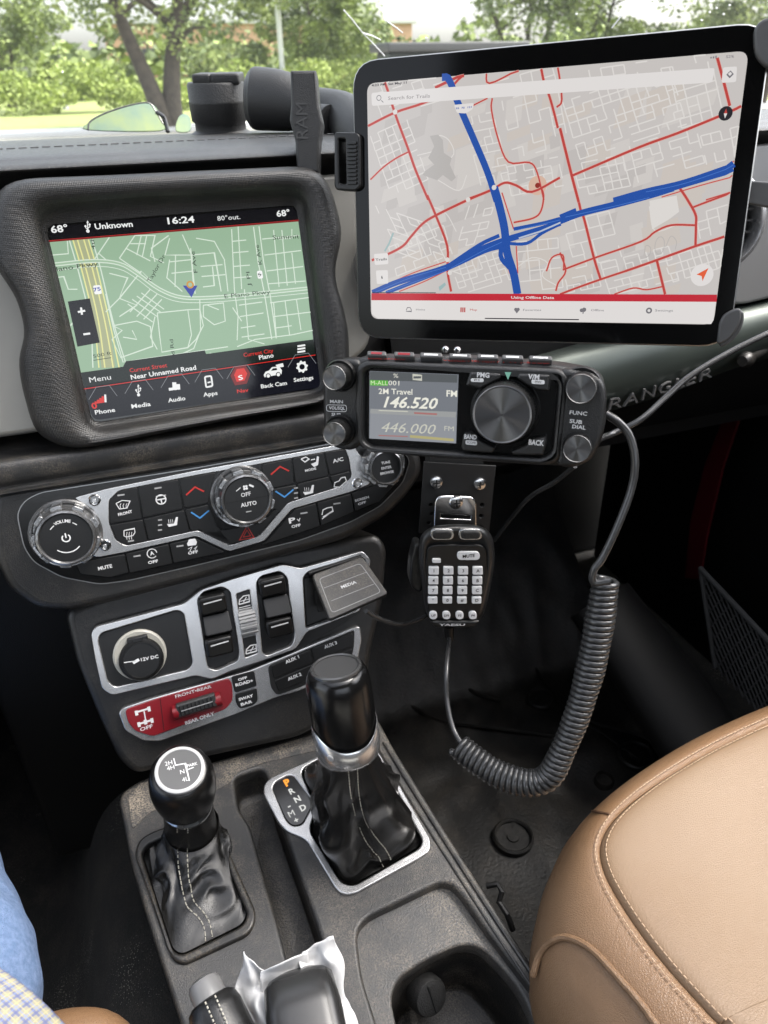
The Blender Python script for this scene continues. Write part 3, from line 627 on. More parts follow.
b.box(Lw, *sorted((Lw.at(316, 600)[0], Lw.at(326, 600)[0])), Lw.at(320, 612)[1], Lw.at(320, 590)[1], -.001, .0005, M_dk); b.build('media_port', sw)
# second silver frame: red axle switches and the round the auxiliary switches
mb = MB()
s2 = [(118.5, 713), (123, 708), (150, 699), (250, 670.5), (300, 650), (352, 628), (360, 626), (362, 640), (358, 660), (350, 670), (300, 691), (275, 698), (232, 716), (160, 741.5), (143, 741), (125, 731)]
mb.plate(Lw, rr(s2, .001), -.0055, .001, M_sil, .0010); s2o = mb.build('lower_silver_surround', dash)
M_red = mat('red_panel', (.17, .004, .009), .36, bump=(1600, .15))
mb = MB(); mb.plate(Lw, rr([(125, 710), (160, 698), (229, 678.5), (232, 684), (233, 700), (226, 709), (153, 736.5), (135, 731), (128, 722)], .0022), .0008, .0022, M_red, .0005)
rb2(mb, [(160, 698), (164, 731)], .5, M_dk, .0024); tpx(mb, Lw, 'FRONT•REAR', (175, 697), (211, 686.5), .0026, mat('pink_print', .55, .5), .0024, .01); tpx(mb, Lw, 'REAR ONLY', (185, 723.5), (214, 713.5), .0028, M_wh, .0024, .03); tpx(mb, Lw, 'OFF', (140, 730), (152.5, 726), .0028, M_wh, .0024, .02)
rb2(mb, [(137, 712), (149, 708.5)], 1.4, M_wh, .0024); rb2(mb, [(144, 711), (146, 722)], .9, M_wh, .0024); rb2(mb, [(139, 724), (152, 720)], 1.6, M_wh, .0024)
for x, y in ((136.5, 713), (149, 709), (139, 724.5), (152, 720.5), (145.5, 722)): c = V(Lw.at(x, y, .0024)); mb.poly(Lw, [(c.x-.0011, c.y-.0019), (c.x+.0011, c.y-.0019), (c.x+.0011, c.y+.0019), (c.x-.0011, c.y+.0019)], .0025, M_wh)
rp = mb.build('red_switch_plate', s2o)
b = MB(); b.tube([Lw.W(173, 713, .003), Lw.W(221, 698.5, .003)], .0055, M_red, 16); b.build('red_capsule', rp)
b = MB(); aL, bL = V(Lw.at(177, 711, .006)), V(Lw.at(216, 699, .006)); dL = (bL-aL).normalized(); eL = V((-dL.y, dL.x))
b.plate(Lw, rc([tuple(aL+eL*.0052), tuple(bL+eL*.0052), tuple(bL-eL*.0052), tuple(aL-eL*.0052)], .001), .002, .0085, mat('roller_grey', .03, .5), .0015)
for k in range(9): p = aL + (bL-aL)*(k+.8)/10; b.plate(Lw, [tuple(p+eL*.0040-dL*.0005), tuple(p+eL*.0040+dL*.0005), tuple(p-eL*.0040+dL*.0005), tuple(p-eL*.0040-dL*.0005)][::-1], .0083, .0092, M_bt, .0002)
b.ribbon(Lw, [tuple(aL+(bL-aL)*.1), tuple(aL+(bL-aL)*.9)], .0008, .0094, M_gy); b.build('axle_roller', rp)
def pbtn(pts, legends, par=s2o):
    b = MB(); b.plate(Lw, rr(pts, .0024, .002), .0008, .0024, M_bt, .0005)
    for s_, p0, p1, cap in legends: tpx(b, Lw, s_, p0, p1, cap/1000, M_wh, .0027, .035)
    b.build('push_switch', par)
pbtn([(231, 677), (254, 670.5), (257, 686), (235, 693)], [('OFF', (238, 680), (247, 677.5), 2.0), ('ROAD+', (235.5, 685.5), (253, 680.5), 2.5)]); pbtn([(235, 694.5), (257, 688), (258, 701), (252, 706), (240, 709), (236, 703)], [('SWAY', (238.5, 700), (253, 695.5), 2.3), ('BAR', (240.5, 705), (252, 701.5), 2.3)])
mb = MB(); mb.plate(Lw, rr([(268, 666), (300, 652.5), (355, 629.5), (354, 648), (350, 663), (300, 687.5), (277, 695.5), (271, 688)], .0018), .0008, .0016, M_dk, .0003); mb.build('switch_backing', s2o)
pbtn([(270.5, 666), (310, 650), (314, 662), (274, 679)], [('AUX 1', (286, 662.5), (299.5, 656.5), 2.7)]); pbtn([(274.5, 681), (314, 664), (318, 676), (279, 692)], [('AUX 2', (288, 679.5), (301.5, 674), 2.7)]); pbtn([(312, 649), (353, 633), (353, 646), (315, 662)], [('AUX 3', (324.5, 647.5), (337, 642.5), 2.7)]); pbtn([(316, 664), (353, 648.5), (350, 661), (320, 675)], [('AUX 4', (328, 661.5), (341, 656.5), 2.7)])
rb_ = None
# ================================================================== FLOOR CONSOLE
from mathutils.bvhtree import BVHTree
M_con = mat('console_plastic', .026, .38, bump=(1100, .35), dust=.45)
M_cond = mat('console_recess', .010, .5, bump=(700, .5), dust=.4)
M_lea = mat('black_leather', .010, .27, bump=(1300, .12), kind='leather', dust=.04)
M_thr = mat('pale_thread', (.42, .40, .34), .8)
cons = empty('floor_console', K.W(300, 900, -.29), 'dusty black plastic floor console with cup holder and long tray between the seats', 'console')
KU = lambda pts, h=0: K.up(pts, h)
top_o = [(119, 800), (122, 792), (140, 779), (200, 765), (345, 722), (372, 712), (380, 722), (392, 745), (440, 822), (500, 916), (560, 1006), (610, 1080), (680, 1190), (240, 1300), (205, 1100), (184, 1035), (152, 935), (132, 868)]
tray = [(234, 781), (238, 776), (262, 768), (268, 778), (276, 808), (288, 842), (303, 884), (318, 928), (332, 975), (345, 1030), (304, 1036), (292, 980), (279, 928), (263, 870), (250, 826), (238, 808)]
cup_o = [(357, 938), (360, 926), (370, 916), (440, 882.5), (452, 884), (462, 895), (490, 935), (537, 996), (570, 1040), (640, 1130), (420, 1150), (388, 1060), (377, 1024), (362, 978)]
well = [(141, 853), (149, 843), (205, 822), (212, 828), (248, 913), (243, 925), (182, 955), (172, 950)]
bootr = [(300, 770), (316, 760), (368, 745), (378, 754), (391, 779), (423, 840), (420, 848), (354, 886), (341, 883), (309, 830), (315, 812), (311, 796)]
holes = [rc(KU(tray), .006), rc(KU(cup_o), .010), rc(KU(well), .006), rc(KU(bootr), .006)]
mb = MB(); mb.plate(K, rc(KU(top_o), .012, 5), -.022, 0, M_con, .003, holes=holes); mb.build('console_top', cons, ang=50)
mb = MB(); mb.plate(K, rc(KU([(128, 797), (141, 782), (200, 768), (345, 725), (356, 735), (318, 750), (262, 763), (238, 772), (226, 786), (150, 812), (132, 830)], .0007), .004), -.0005, .0007, mat('dusty_deck_plastic', .035, .5, bump=(900, .4), dust=1.6), .0004); mb.build('front_deck', cons, ang=50)
# skirt down to the floor
lp = rc(KU(top_o), .012, 5); mb = MB(); mb.loft([[K.w(u, v, h) - V((0, 0, 0)) for u, v in lp] for h in (-.33, -.012)], M_pl); mb.build('console_side', cons, ang=60)
def cupform(loop, depth, mt, name, inset=.002, r0=0):
    mb = MB(); cx = sum(p[0] for p in loop)/len(loop); cy = sum(p[1] for p in loop)/len(loop)
    R = []
    for k, (h, s_) in enumerate(((-.002, 1.02), (-depth*.5, .99), (-depth*.9, .97), (-depth*.98, .94), (-depth, .88))): R.append([K.w(cx + (u-cx)*s_, cy + (v-cy)*s_, r0 + h) for u, v in loop])
    mb.loft(R, mt, False, True); return mb.build(name, cons, ang=50)
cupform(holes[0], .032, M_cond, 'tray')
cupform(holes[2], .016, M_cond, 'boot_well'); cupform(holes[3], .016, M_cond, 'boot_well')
# cup recess: a dusty pad with the deep cup let into it
cuph = [(388, 1003), (390, 988), (398, 975), (425, 957), (458, 943), (474, 943), (486, 949), (505, 968), (521, 988), (532, 1010), (545, 1045), (540, 1085), (500, 1110), (430, 1105), (400, 1060)]
lc = rc(KU(cuph, -.011), .010, 5)
mb = MB(); mb.plate(K, rc(KU(cup_o, 0), .010), -.024, -.009, mat('cup_pad', .048, .45, bump=(800, .5), dust=.5), .002, holes=[lc], off=False); mb.build('cup_pad', cons, ang=50)
cx = sum(p[0] for p in lc)/len(lc); cy = sum(p[1] for p in lc)/len(lc); mb = MB()
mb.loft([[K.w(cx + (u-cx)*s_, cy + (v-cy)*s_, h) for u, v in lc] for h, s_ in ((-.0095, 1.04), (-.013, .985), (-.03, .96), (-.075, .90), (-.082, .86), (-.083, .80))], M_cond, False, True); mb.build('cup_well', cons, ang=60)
fp = Fr(K.W(431, 998, -.040), -15, 30); mb = MB(); mb.lathe(fp, (0, 0), [(.0135, -.012), (.0135, -.002), (.012, .001), (.008, .002)], M_rub, 32); mb.box(fp, -.0008, .0008, -.010, .010, .0018, .0028, M_dk, .0002); mb.build('cup_grip', cons)
# edge beads along the right side, and tray rim
mb = MB()
e = [(384, 742), (405, 777), (440, 833), (500, 926), (560, 1016), (620, 1106)]
mb.tube([K.W(x, y, .0006) for x, y in e], .0016, M_con, 8); mb.tube([K.W(x-7, y+3, .0004) for x, y in e], .0011, M_con, 8); mb.build('edge_bead', cons)
mb = MB()
lp = rc(KU([(134, 853), (139, 839), (150, 832), (205, 811), (215, 820), (257, 913), (251, 933), (184, 964), (172, 959)], .004), .007); mb.plate(K, lp, -.002, .004, mat('boot_ring', .014, .36, dust=.6), .0018, holes=[rc(KU(well, .004), .006)]); mb.build('boot_ring', cons)
# small black hook on the console's outer side
mb = MB(); mb.tube([K.W(487, 886, -.02), K.W(498, 884, -.015), K.W(502, 892, -.015), K.W(499, 902, -.02), K.W(507, 914, -.02), K.W(513, 930, -.03)], .0022, M_dk, 8); mb.build('side_hook', cons)
# shifter surround
mb = MB()
fo = [(263, 793), (264, 784), (271, 777), (294, 767), (318, 756), (368, 741), (376, 747), (386, 766), (399, 784), (431, 840), (430, 851), (420, 858), (356, 893), (344, 895), (336, 889), (306, 839), (288, 832), (279, 824)]
win = [(272, 788), (275, 782), (288, 775), (294, 776), (311, 799), (312, 806), (302, 825), (292, 826), (286, 820)]
mb.plate(K, rc(KU(fo, .003), .005), -.001, .003, M_sil, .001, holes=[rc(KU(bootr, .003), .006), rc(KU(win, .003), .004)])
sf = mb.build('shifter_surround', cons)
mb = MB(); mb.plate(K, rc(KU(win, .001), .004), -.0005, .0018, M_gl, .0003)
G_P = glow('lit_orange', '#ffa23c', 1.3); G_L = glow('lit_letter', '#e4e4e0', 1.0)
def kt(s_, x, y, cap, mt, b=.03): mb.text(K, s_, K.at(x, y, .002), cap*1.3/1000, .0021, mt, rot=R_(6), bold=b)
kt('P', 287, 783, 4.6, G_P, .05); kt('R', 291.5, 791.5, 3.9, G_L); kt('N', 297.5, 799.5, 3.9, G_L); kt('D', 303, 808, 3.9, G_L); kt('M', 291.5, 814, 4.0, G_L, .0); kt('-', 289, 806, 4, G_L); kt('+', 296.5, 820.5, 3.4, G_L)
mb.build('gear_indicator', sf)

# ---- levers
def axis_fr(p, d):
    f = Fr(p); f.n = V(d).normalized(); x = V((1, 0, 0)); f.u = (x - f.n*x.dot(f.n)).normalized(); f.v = f.n.cross(f.u); return f
def boot(basepx, F, r, parent, seed, n=120, m=44, hb=-.004, fold=.0045, stitch=None, g=1.25, ff=.85, extra=None):
    ctr = K.at(sum(p[0] for p in basepx)/len(basepx), sum(p[1] for p in basepx)/len(basepx), hb)
    loop = rc(KU(basepx, hb), .008, 4); base = radial(loop, n, ctr); rings = []
    for i in range(m+1):
        t = i/m; row = []
        for j in range(n):
            a = 2*math.pi*j/n
            B = K.w(base[j][0], base[j][1], hb); N = F.w(r*math.cos(a), r*math.sin(a), 0)
            f = t**ff; gz = t**g; ph = math.cos(a)
            Ph = B.lerp(N, f); Pv = B.lerp(N, gz)
            hh = (Pv - B).dot(K.n); P = Ph - K.n*((Ph - B).dot(K.n)) + K.n*hh
            env = math.sin(math.pi*min(1, t*1.02))**.8
            q_ = noise.noise(V((math.cos(a)*1.6 + seed, math.sin(a)*1.6, t*2.2 + seed)))*1.4
            q2 = noise.noise(V((math.cos(a)*3.4, math.sin(a)*3.4 + seed, t*5.5 + 2*a*.3)))
            ridge = (1-abs(noise.noise(V((math.cos(a)*2.2 + 5, math.sin(a)*2.2 + seed, t*3.2 - a*.25)))*2.2))
            d = (F.u*math.cos(a) + F.v*math.sin(a))
            rd = lambda v_: 1 - min(1, abs(noise.noise(v_))*3.0)
            wv = noise.noise(V((math.cos(a)*1.3 + seed, math.sin(a)*1.3, t*1.5)))*.9
            r1_ = rd(V((math.cos(a)*1.1 + wv, math.sin(a)*1.1 + seed, t*2.6 + wv))); r2_ = rd(V((math.cos(a)*2.6 + seed, math.sin(a)*2.6, t*1.6 + wv)))
            P = P + d*env*fold*(.8*q_ + .75*(r1_-.4) + .25*(r2_-.4)) + K.n*env*fold*.5*(r1_-.4)
            row.append(P)
        rings.append(row)
    mb = MB(); mb.loft(rings, M_lea); b = mb.build('boot', parent, ang=180)
    if stitch:
        vb = list(mb.v); fb = list(mb.f)
        if extra:
            e_ = MB(); e_.loft(extra, M_lea); fb += [tuple(q + len(vb) for q in f_) for f_ in e_.f]; vb += e_.v
        bv = BVHTree.FromPolygons(vb, fb)
        for row_ in stitch:
            mb = MB()
            pts = []
            for x, y in [tuple(p) for p in smooth(row_, 10)]:
                hit = bv.ray_cast(CAM, ray(x, y).normalized())
                if hit[0] is not None: pts.append(hit[0] + hit[1]*(.0007 if hit[1].dot(CAM-hit[0]) > 0 else -.0007))
            acc = 0
            for a, c_ in zip(pts, pts[1:]):
                if (c_-a).length > .004 and len(mb.v) > 8: mb.build('stitch_row', b); mb = MB()
                n_ = max(1, int((c_-a).length/.0006))
                for q_ in range(n_):
                    acc += (c_-a).length/n_
                    if acc % .0036 < .0025 and (c_-a).length <= .004: mb.tube([a.lerp(c_, q_/n_), a.lerp(c_, (q_+1)/n_)], .0004, M_thr, 4, caps=False)
            if len(mb.v) > 8: mb.build('stitch_row', b)
    return rings
# transfer case lever
T1 = pd(180, 770, .492); d1 = V((.02, -math.sin(R_(17)), math.cos(R_(17)))); F1 = axis_fr(T1, d1)
lev1 = empty('transfer_lever', K.W(195, 895, 0), 'short four wheel drive lever with round black knob and pale disc on the driver side', 'lever')
mb = MB(); ks = .51/750*.97
prof = [(.0145, -.054), (.0165, -.050), (.0195, -.042), (.0212, -.030), (.0216, -.020), (.0208, -.010), (.0190, -.003), (.0172, -.0006), (.0160, 0)]
mb.lathe(F1, (0, 0), [(q_[0]*1.02, q_[1]) for q_ in prof], mat('knob_black', .006, .26, bump=(1500, .15)), 56); kn = mb.build('knob', lev1, ang=60)
mb = MB(); mb.lathe(F1, (0, 0), [(.0160, -.001), (.0160, .0008), (.0150, .0014), (.0138, .0014), (.0136, .0008)], mat('pale_ring', .42, .35), 56, caps=(False, False)); mb.lathe(F1, (0, 0), [(.0138, 0), (.0138, .0009)], mat('disc_grey', .09, .25), 56)
for s_, x, y in (('2H', -.0062, .0062), ('4H', -.0054, .0026), ('N', .0012, -.0022), ('4L', .0022, -.0078)): mb.text(F1, s_, (x, y), .0030, .00105, M_wh, bold=.0)
for pts in ([(-.0026, .0088), (-.0022, .0036), (.0040, .0030), (.0046, -.0095)], [(.0036, -.0018), (.0088, -.0012)]): mb.ribbon(F1, pts, .0007, .00105, M_wh)
mb.text(F1, 'PARK', (.0080, .0008), .0020, .00105, M_wh, bold=.02); mb.build('shift_pattern_disc', kn)
mb = MB(); mb.lathe(F1, (0, 0), [(.0152, -.058), (.0176, -.0555), (.0176, -.0530), (.0160, -.0515)], M_chr, 48); mb.build('knob_collar', lev1)
Fb = axis_fr(F1.w(.0, .001, -.080), (.0, -.12, 1))
mb = MB(); rg = []
for h, r in ((-.054, .0150), (-.062, .0170), (-.075, .0180), (-.09, .0186), (-.100, .0192)):
    rg.append([F1.w(r*math.cos(2*math.pi*j/48)*(1+.03*math.sin(3*j/48*6.28+h*90)), r*math.sin(2*math.pi*j/48), h) for j in range(48)])
mb.loft(rg, M_lea, True, True); sl_ = mb.build('lever_sleeve', lev1, ang=60)
boot([(143, 855), (150, 845), (205, 824), (212, 830), (247, 913), (242, 924), (182, 954), (173, 949)], axis_fr(F1.w(0, 0, -.093), d1), .0196, lev1, 3.1, stitch=[[(177.5, 824), (178, 850), (179, 867), (182, 885), (187, 906), (198, 917), (204, 928), (206, 948)], [(188, 824), (187.6, 850), (187.6, 867), (190, 884), (194, 901), (204, 913), (210, 925), (214, 946)]], fold=.0062, g=1.5, ff=.8, extra=rg)
# automatic gear lever
T2 = pd(336, 668, .470); d2 = V((-.02, math.sin(R_(13)), math.cos(R_(13)))); F2 = axis_fr(T2, d2)
lev2 = empty('gear_lever', K.W(355, 830, 0), 'tall black cylindrical automatic gear lever with silver collar and wrinkled leather boot', 'lever')
kc = .0221
KH, KR = .755, .93
mb = MB(); mb.lathe(F2, (0, 0), [(r_*KR, h_*KH) for r_, h_ in ((.0200, -.068), (.0212, -.060), (.0222, -.045), (.0226, -.028), (.0222, -.014), (.0210, -.006), (.0192, -.0015), (.0172, 0))], mat('knob_leather', .005, .17, bump=(1800, .08)), 56); kn = mb.build('knob', lev2, ang=60)
mb = MB(); mb.lathe(F2, (0, 0), [(r_*KR, h_) for r_, h_ in ((.0176, -.001), (.0174, .0012), (.0160, .0018), (.0148, .0012))], mat('rim_grey', .10, .25, .6), 56, caps=(False, False)); mb.lathe(F2, (0, 0), [(.0150*KR, 0), (.0150*KR, .0008)], mat('gloss_disc', .05, .16), 56); mb.build('knob_cap', kn)
mb = MB(); R0 = []
for k, (r, h) in enumerate(((.0215, -.083), (.0226, -.080), (.0232, -.074), (.0231, -.066), (.0224, -.0645))):
    R0.append([F2.w(r*KR*math.cos(2*math.pi*j/64), r*KR*math.sin(2*math.pi*j/64), h*KH + (0 if k < 3 else (.011*max(0, abs(math.cos(2*math.pi*j/64)))**3))) for j in range(64)])
mb.loft(R0, mat('collar_silver', .70, .22, .9, bump=(1500, .05)), True, False); col = mb.build('collar', lev2, ang=70)
mb = MB(); ff = Fr(F2.w(-.0150, -.0150, -.052), 42, 0); mb.lathe(ff, (0, 0), [(.0022, -.001), (.0022, .0006), (.0017, .001)], M_gy, 16); mb.build('release_dot', col)
bb = [(301, 772), (317, 762), (368, 746), (377, 755), (390, 780), (421, 840), (418, 847), (354, 884), (342, 881), (310, 830), (316, 812), (312, 796)]
boot(bb, axis_fr(F2.w(0, .000, -.060), d2), .0165, lev2, 7.7, stitch=[[(346, 756), (347.5, 763), (350, 790), (355, 815), (364, 838), (378, 857), (386, 872)], [(355, 754), (356.5, 762), (359, 790), (364, 815), (372, 832), (386, 850), (394, 868)]], fold=.0095, g=1.25, ff=1.0)

# ---- parking brake, block, napkin
hb = empty('parking_brake', K.W(230, 1010, 0), 'leather wrapped parking brake handle with grey push button at the bottom edge', 'brake lever')
A = K.W(212, 1003, .050); Bp = K.W(262, 1120, .040); ax = (A-Bp).normalized()
mb = MB(); mb.tube([Bp, Bp.lerp(A, .5), Bp.lerp(A, .9), A, A + ax*.002], [.016, .0165, .016, .0145, .012], M_lea, 32, flat=.85); g_ = mb.build('grip', hb, ang=60)
mb = MB(); mb.tube([A, A + ax*.010, A + ax*.013, A + ax*.0145], [.0100, .0098, .0085, .0055], mat('button_grey', .15, .35), 24); mb.build('release_button', hb)
up_ = (CAM - A).normalized(); sd_ = ax.cross(up_).normalized(); mb = MB()
for k in (-.003, .003):
    for i in range(26):
        p = A.lerp(Bp, i/26) + sd_*k*-1 + (up_ - ax*up_.dot(ax)).normalized()*.0150 ; mb.tube([p, p + (Bp-A)*.022], .0005, M_thr, 5)
mb.build('stitching', g_)
blk = MB(); A = K.W(297, 978, .045); Bq = K.W(322, 1110, .04); ax = (A-Bq).normalized(); up_ = (K.n - ax*K.n.dot(ax)).normalized(); sd_ = ax.cross(up_)
def rrect(c, w_, h_, e=4, n=36): 
    out = []
    for i in range(n):
        a = 2*math.pi*i/n; x, y = math.cos(a), math.sin(a); out.append(c + sd_*w_*math.copysign(abs(x)**(2/e), x) + up_*h_*math.copysign(abs(y)**(2/e), y))
    return out
blk.loft([rrect(Bq, .0225, .02), rrect(A.lerp(Bq, .3), .0225, .02), rrect(A.lerp(Bq, .06), .0210, .0185), rrect(A, .0175, .014), rrect(A + ax*.003, .010, .008)], mat('block_grey', .022, .27), True, True)
blk.build('rounded_case', None, ang=60, label='smooth dark grey rounded case standing beside the crumpled white napkin', cat='case')
M_pap = mat('tissue_paper', .62, 1.0, bump=(300, .15), spec=.1)
mb = MB()
def sheet(rows, seed):
    g = [smooth([K.W(x, y, h) for x, y, h in r], 9) for r in rows]; g2 = [smooth([g[i][j] for i in range(len(g))], 9) for j in range(len(g[0]))]
    nr = len(g2[0]); vs = []
    for a_, c_ in enumerate(g2):
        for b_, p in enumerate(c_): vs.append(p + K.n*(.005*noise.noise(p*60 + V((seed, 0, 0))) + .0022*(1-abs(noise.noise(p*80))*3)) + K.u*.003*noise.noise(p*70 + V((0, seed, 0))))
    fs = [(i*nr+j, i*nr+j+1, (i+1)*nr+j+1, (i+1)*nr+j) for i in range(len(g2)-1) for j in range(nr-1)]
    mb.add(vs, fs, M_pap)
sheet([[(244, 953, .055), (247, 956, .056), (258, 968, .055), (268, 974, .050)], [(239, 972, .045), (249, 978, .050), (262, 982, .040), (270, 990, .045)], [(236, 985, .040), (247, 1000, .035), (258, 1003, .044), (272, 1018, .04)], [(240, 1000, .035), (256, 1024, .035), (266, 1030, .040), (280, 1060, .04)]], 1)
sheet([[(304, 953, .058), (316, 945, .060), (326, 941, .062), (334, 938, .063)], [(300, 968, .052), (314, 968, .046), (328, 962, .056), (342, 960, .052)], [(308, 990, .05), (322, 994, .050), (332, 988, .042), (345, 992, .046)], [(318, 1024, .05), (333, 1028, .044), (345, 1024, .05), (360, 1026, .04)], [(322, 1060, .05), (340, 1064, .046), (356, 1062, .05), (372, 1066, .04)]], 2)
sheet([[(262, 972, .050), (275, 966, .062), (290, 960, .064), (306, 955, .056)], [(262, 984, .046), (276, 980, .048), (292, 972, .050), (308, 968, .048)], [(264, 1010, .03), (280, 1006, .03), (296, 996, .03), (312, 990, .03)]], 3)
nk = mb.build('napkin', None, ang=180, label='crumpled white paper napkin tucked around the dark rounded case', cat='napkin')
md = nk.modifiers.new('s', 'SOLIDIFY'); md.thickness = .0006

# ================================================================== FLOOR, DOOR, PASSENGER FOOTWELL
mb = MB(); n1 = 2
M_car = mat('black_carpet', .008, .95, bump=(700, 1.0), dust=.12, specks=520)
def zb(name, x0, x1, y0, y1, z0, z1, mt, parent=None, **k):
    f = Fr((0, 0, 0), 0, 90); b = MB(); b.plate(f, [(x0, y0), (x1, y0), (x1, y1), (x0, y1)], z0, z1, mt, .004); return b.build(name, parent, **k)
zb('floor', -1.1, .95, -.9, 1.25, ZF-.03, ZF-.004, M_car, kind='structure')
# tunnel carpet humps on the driver side: rows of carpet running forward
mb = MB(); rows = []
for y in (-.2, .0, .1, .2, .3, .4, .5, .62, .75, 1.1):
    xl = pz(max(60, 118), 820, .9).x; 
    rows.append([V((x, y, z)) for x, z in ((-.50, ZF), (-.30, ZF+.004), (-.20, ZF+.012), (-.155, ZF+.045), (-.135, ZF+.10), (-.115, ZF+.16), (-.08, ZF+.20), (.0, ZF+.205))])
mb.loft(rows, M_car, close=False); mb.build('tunnel_carpet', None, ang=180, sub=2, kind='structure', label='dark dusty carpet on the side of the transmission tunnel')
# moulded rubber mat in the passenger footwell
M_mat = mat('floor_mat_rubber', .006, .5, bump=(260, .6), dust=.10, spec=.3)
FM = Fr((.3, .5, ZF), 0, 90)
mt_ = empty('floor_mat', (.35, .55, ZF), 'black moulded rubber mat with raised rings in the passenger footwell', 'floor mat')
mb = MB(); gx = 60; gy = 60; vs = []
for i in range(gx+1):
    for j in range(gy+1):
        x = .10 + .52*i/gx; y = .10 + .86*j/gy; z = ZF + .012
        if y > .72: z += (y-.72)*.9
        if x < .17: z += (.17-x)*1.6
        z += .006*noise.noise(V((x*9, y*9, 1))) + .003*noise.noise(V((x*30, y*14, 4))) + .004*max(0, 1-abs(noise.noise(V((x*5+3, y*12, 7))))*9) + .004*max(0, 1-abs(noise.noise(V((x*14+3, y*7, 2))))*10)
        vs.append(V((x, y, z)))
mb.add(vs, [(i*(gy+1)+j, (i+1)*(gy+1)+j, (i+1)*(gy+1)+j+1, i*(gy+1)+j+1) for i in range(gx) for j in range(gy)], M_mat); mb.build('mat_sheet', mt_, ang=180)
for (x, y, r) in ((513, 838, .024), (604, 781, .012), (636, 757, .024), (540, 700, .02)):
    p = pz(x, y, ZF+.016); f = Fr(p, 0, 90); b = MB(); b.lathe(f, (0, 0), [(r, -.004), (r, .004), (r*.9, .006), (r*.82, .004), (r*.82, .001), (r*.3, .001), (r*.28, .003), (r*.15, .003)], M_mat, 40); b.build('raised_ring', mt_)
for k, pts in enumerate(([(404, 640), (430, 668), (470, 690), (500, 700)], [(480, 560), (520, 640), (560, 700), (640, 760)], [(560, 690), (590, 720), (640, 735), (690, 760)], [(400, 700), (440, 720), (480, 726), (560, 736)])):
    b = MB(); b.tube(smooth([pz(x, y, ZF+.018 if y > 640 else ZF+.018) for x, y in pts], 5), .0028, M_mat, 6); b.build('mat_rib', mt_)
# bulkhead and lower dash on the passenger side
def boxw(name, parent, x0, x1, y0, y1, z0, z1, mt, bev=.006, **k):
    f = Fr((0, 0, 0), 0, 90); b = MB(); b.plate(f, rc([(x0, y0), (x1, y0), (x1, y1), (x0, y1)], bev*1.5, 3), z0, z1, mt, bev); return b.build(name, parent, **k)
M_nv = mat('near_black_plastic', .003, .55, bump=(900, .3), spec=.25)  # near-black base colour for lower dash, door and side parts
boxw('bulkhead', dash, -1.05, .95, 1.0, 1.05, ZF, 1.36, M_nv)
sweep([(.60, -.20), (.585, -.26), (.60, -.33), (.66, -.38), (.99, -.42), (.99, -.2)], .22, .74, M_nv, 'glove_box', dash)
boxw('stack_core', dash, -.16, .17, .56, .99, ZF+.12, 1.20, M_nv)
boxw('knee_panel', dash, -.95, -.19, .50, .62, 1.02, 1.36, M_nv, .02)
p = px_(655, 690, .40); 
mb = MB(); mb.tube([pd(600, 600, .95), pd(650, 670, .92), pd(700, 740, .88), pd(750, 800, .85)], [.05, .055, .06, .06], mat('kick_panel_plastic', .006, .6, spec=.2), 20, flat=.6); mb.build('kick_panel', dash, ang=60)
# passenger door
door_p = empty('passenger_door', (.80, .45, ZF), 'dark passenger door with net map pocket and a strip of red paint at its edge', 'door')
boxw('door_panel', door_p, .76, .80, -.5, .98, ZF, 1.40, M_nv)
f = Fr((0, 0, 0), 0, 0)
mb = MB(); pr = [(767, 330), (757, 372), (742, 410), (722, 470), (706, 540), (700, 580), (684, 578), (690, 520), (704, 465), (722, 420), (738, 378), (748, 340)]
FX = Fr((.70, 0, 1), 90, 0)
mb.plate(FX, FX.up(pr), -.004, .0, mat('red_body_paint', (.05, .001, .003), .4), .001); mb.build('red_edge', door_p)
FN = Fr((.66, 0, 1), 90, 0); mb = MB(); M_net = mat('net_grey', .055, .7)
import itertools
def netp(a, b): # bilinear across the pocket outline
    c = [(700, 568), (768, 640), (775, 730), (715, 668)]
    return tuple((c[0][k]*(1-a) + c[1][k]*a)*(1-b) + (c[3][k]*(1-a) + c[2][k]*a)*b for k in (0, 1))
for k in range(-9, 12):
    for sgn in (1, -1):
        pts = []
        for i in range(13):
            b = i/12; a = (k/9 + b*.8) if sgn > 0 else (k/9 + .6 - b*.8)
            if 0 <= a <= 1.3: pts.append(FN.W(*netp(a, b)))
        if len(pts) > 1: mb.tube(pts, .0011, M_net, 5)
mb.tube([FN.W(*netp(i/8*1.3, 0)) for i in range(9)], .0035, M_net, 8); mb.tube([FN.W(*netp(0, i/8)) for i in range(9)], .003, M_net, 8); mb.build('net_pocket', door_p)

# ================================================================== PASSENGER SEAT
M_tan = mat('tan_leather', (.195, .110, .055), .42, bump=(750, .4), kind='leather', var=((.220, .134, .075), 9))
M_tthr = mat('tan_thread', (.46, .32, .21), .7)
seat = empty('passenger_seat', (.42, .05, ZF), 'tan leather passenger seat cushion with twin rows of pale stitching', 'seat')
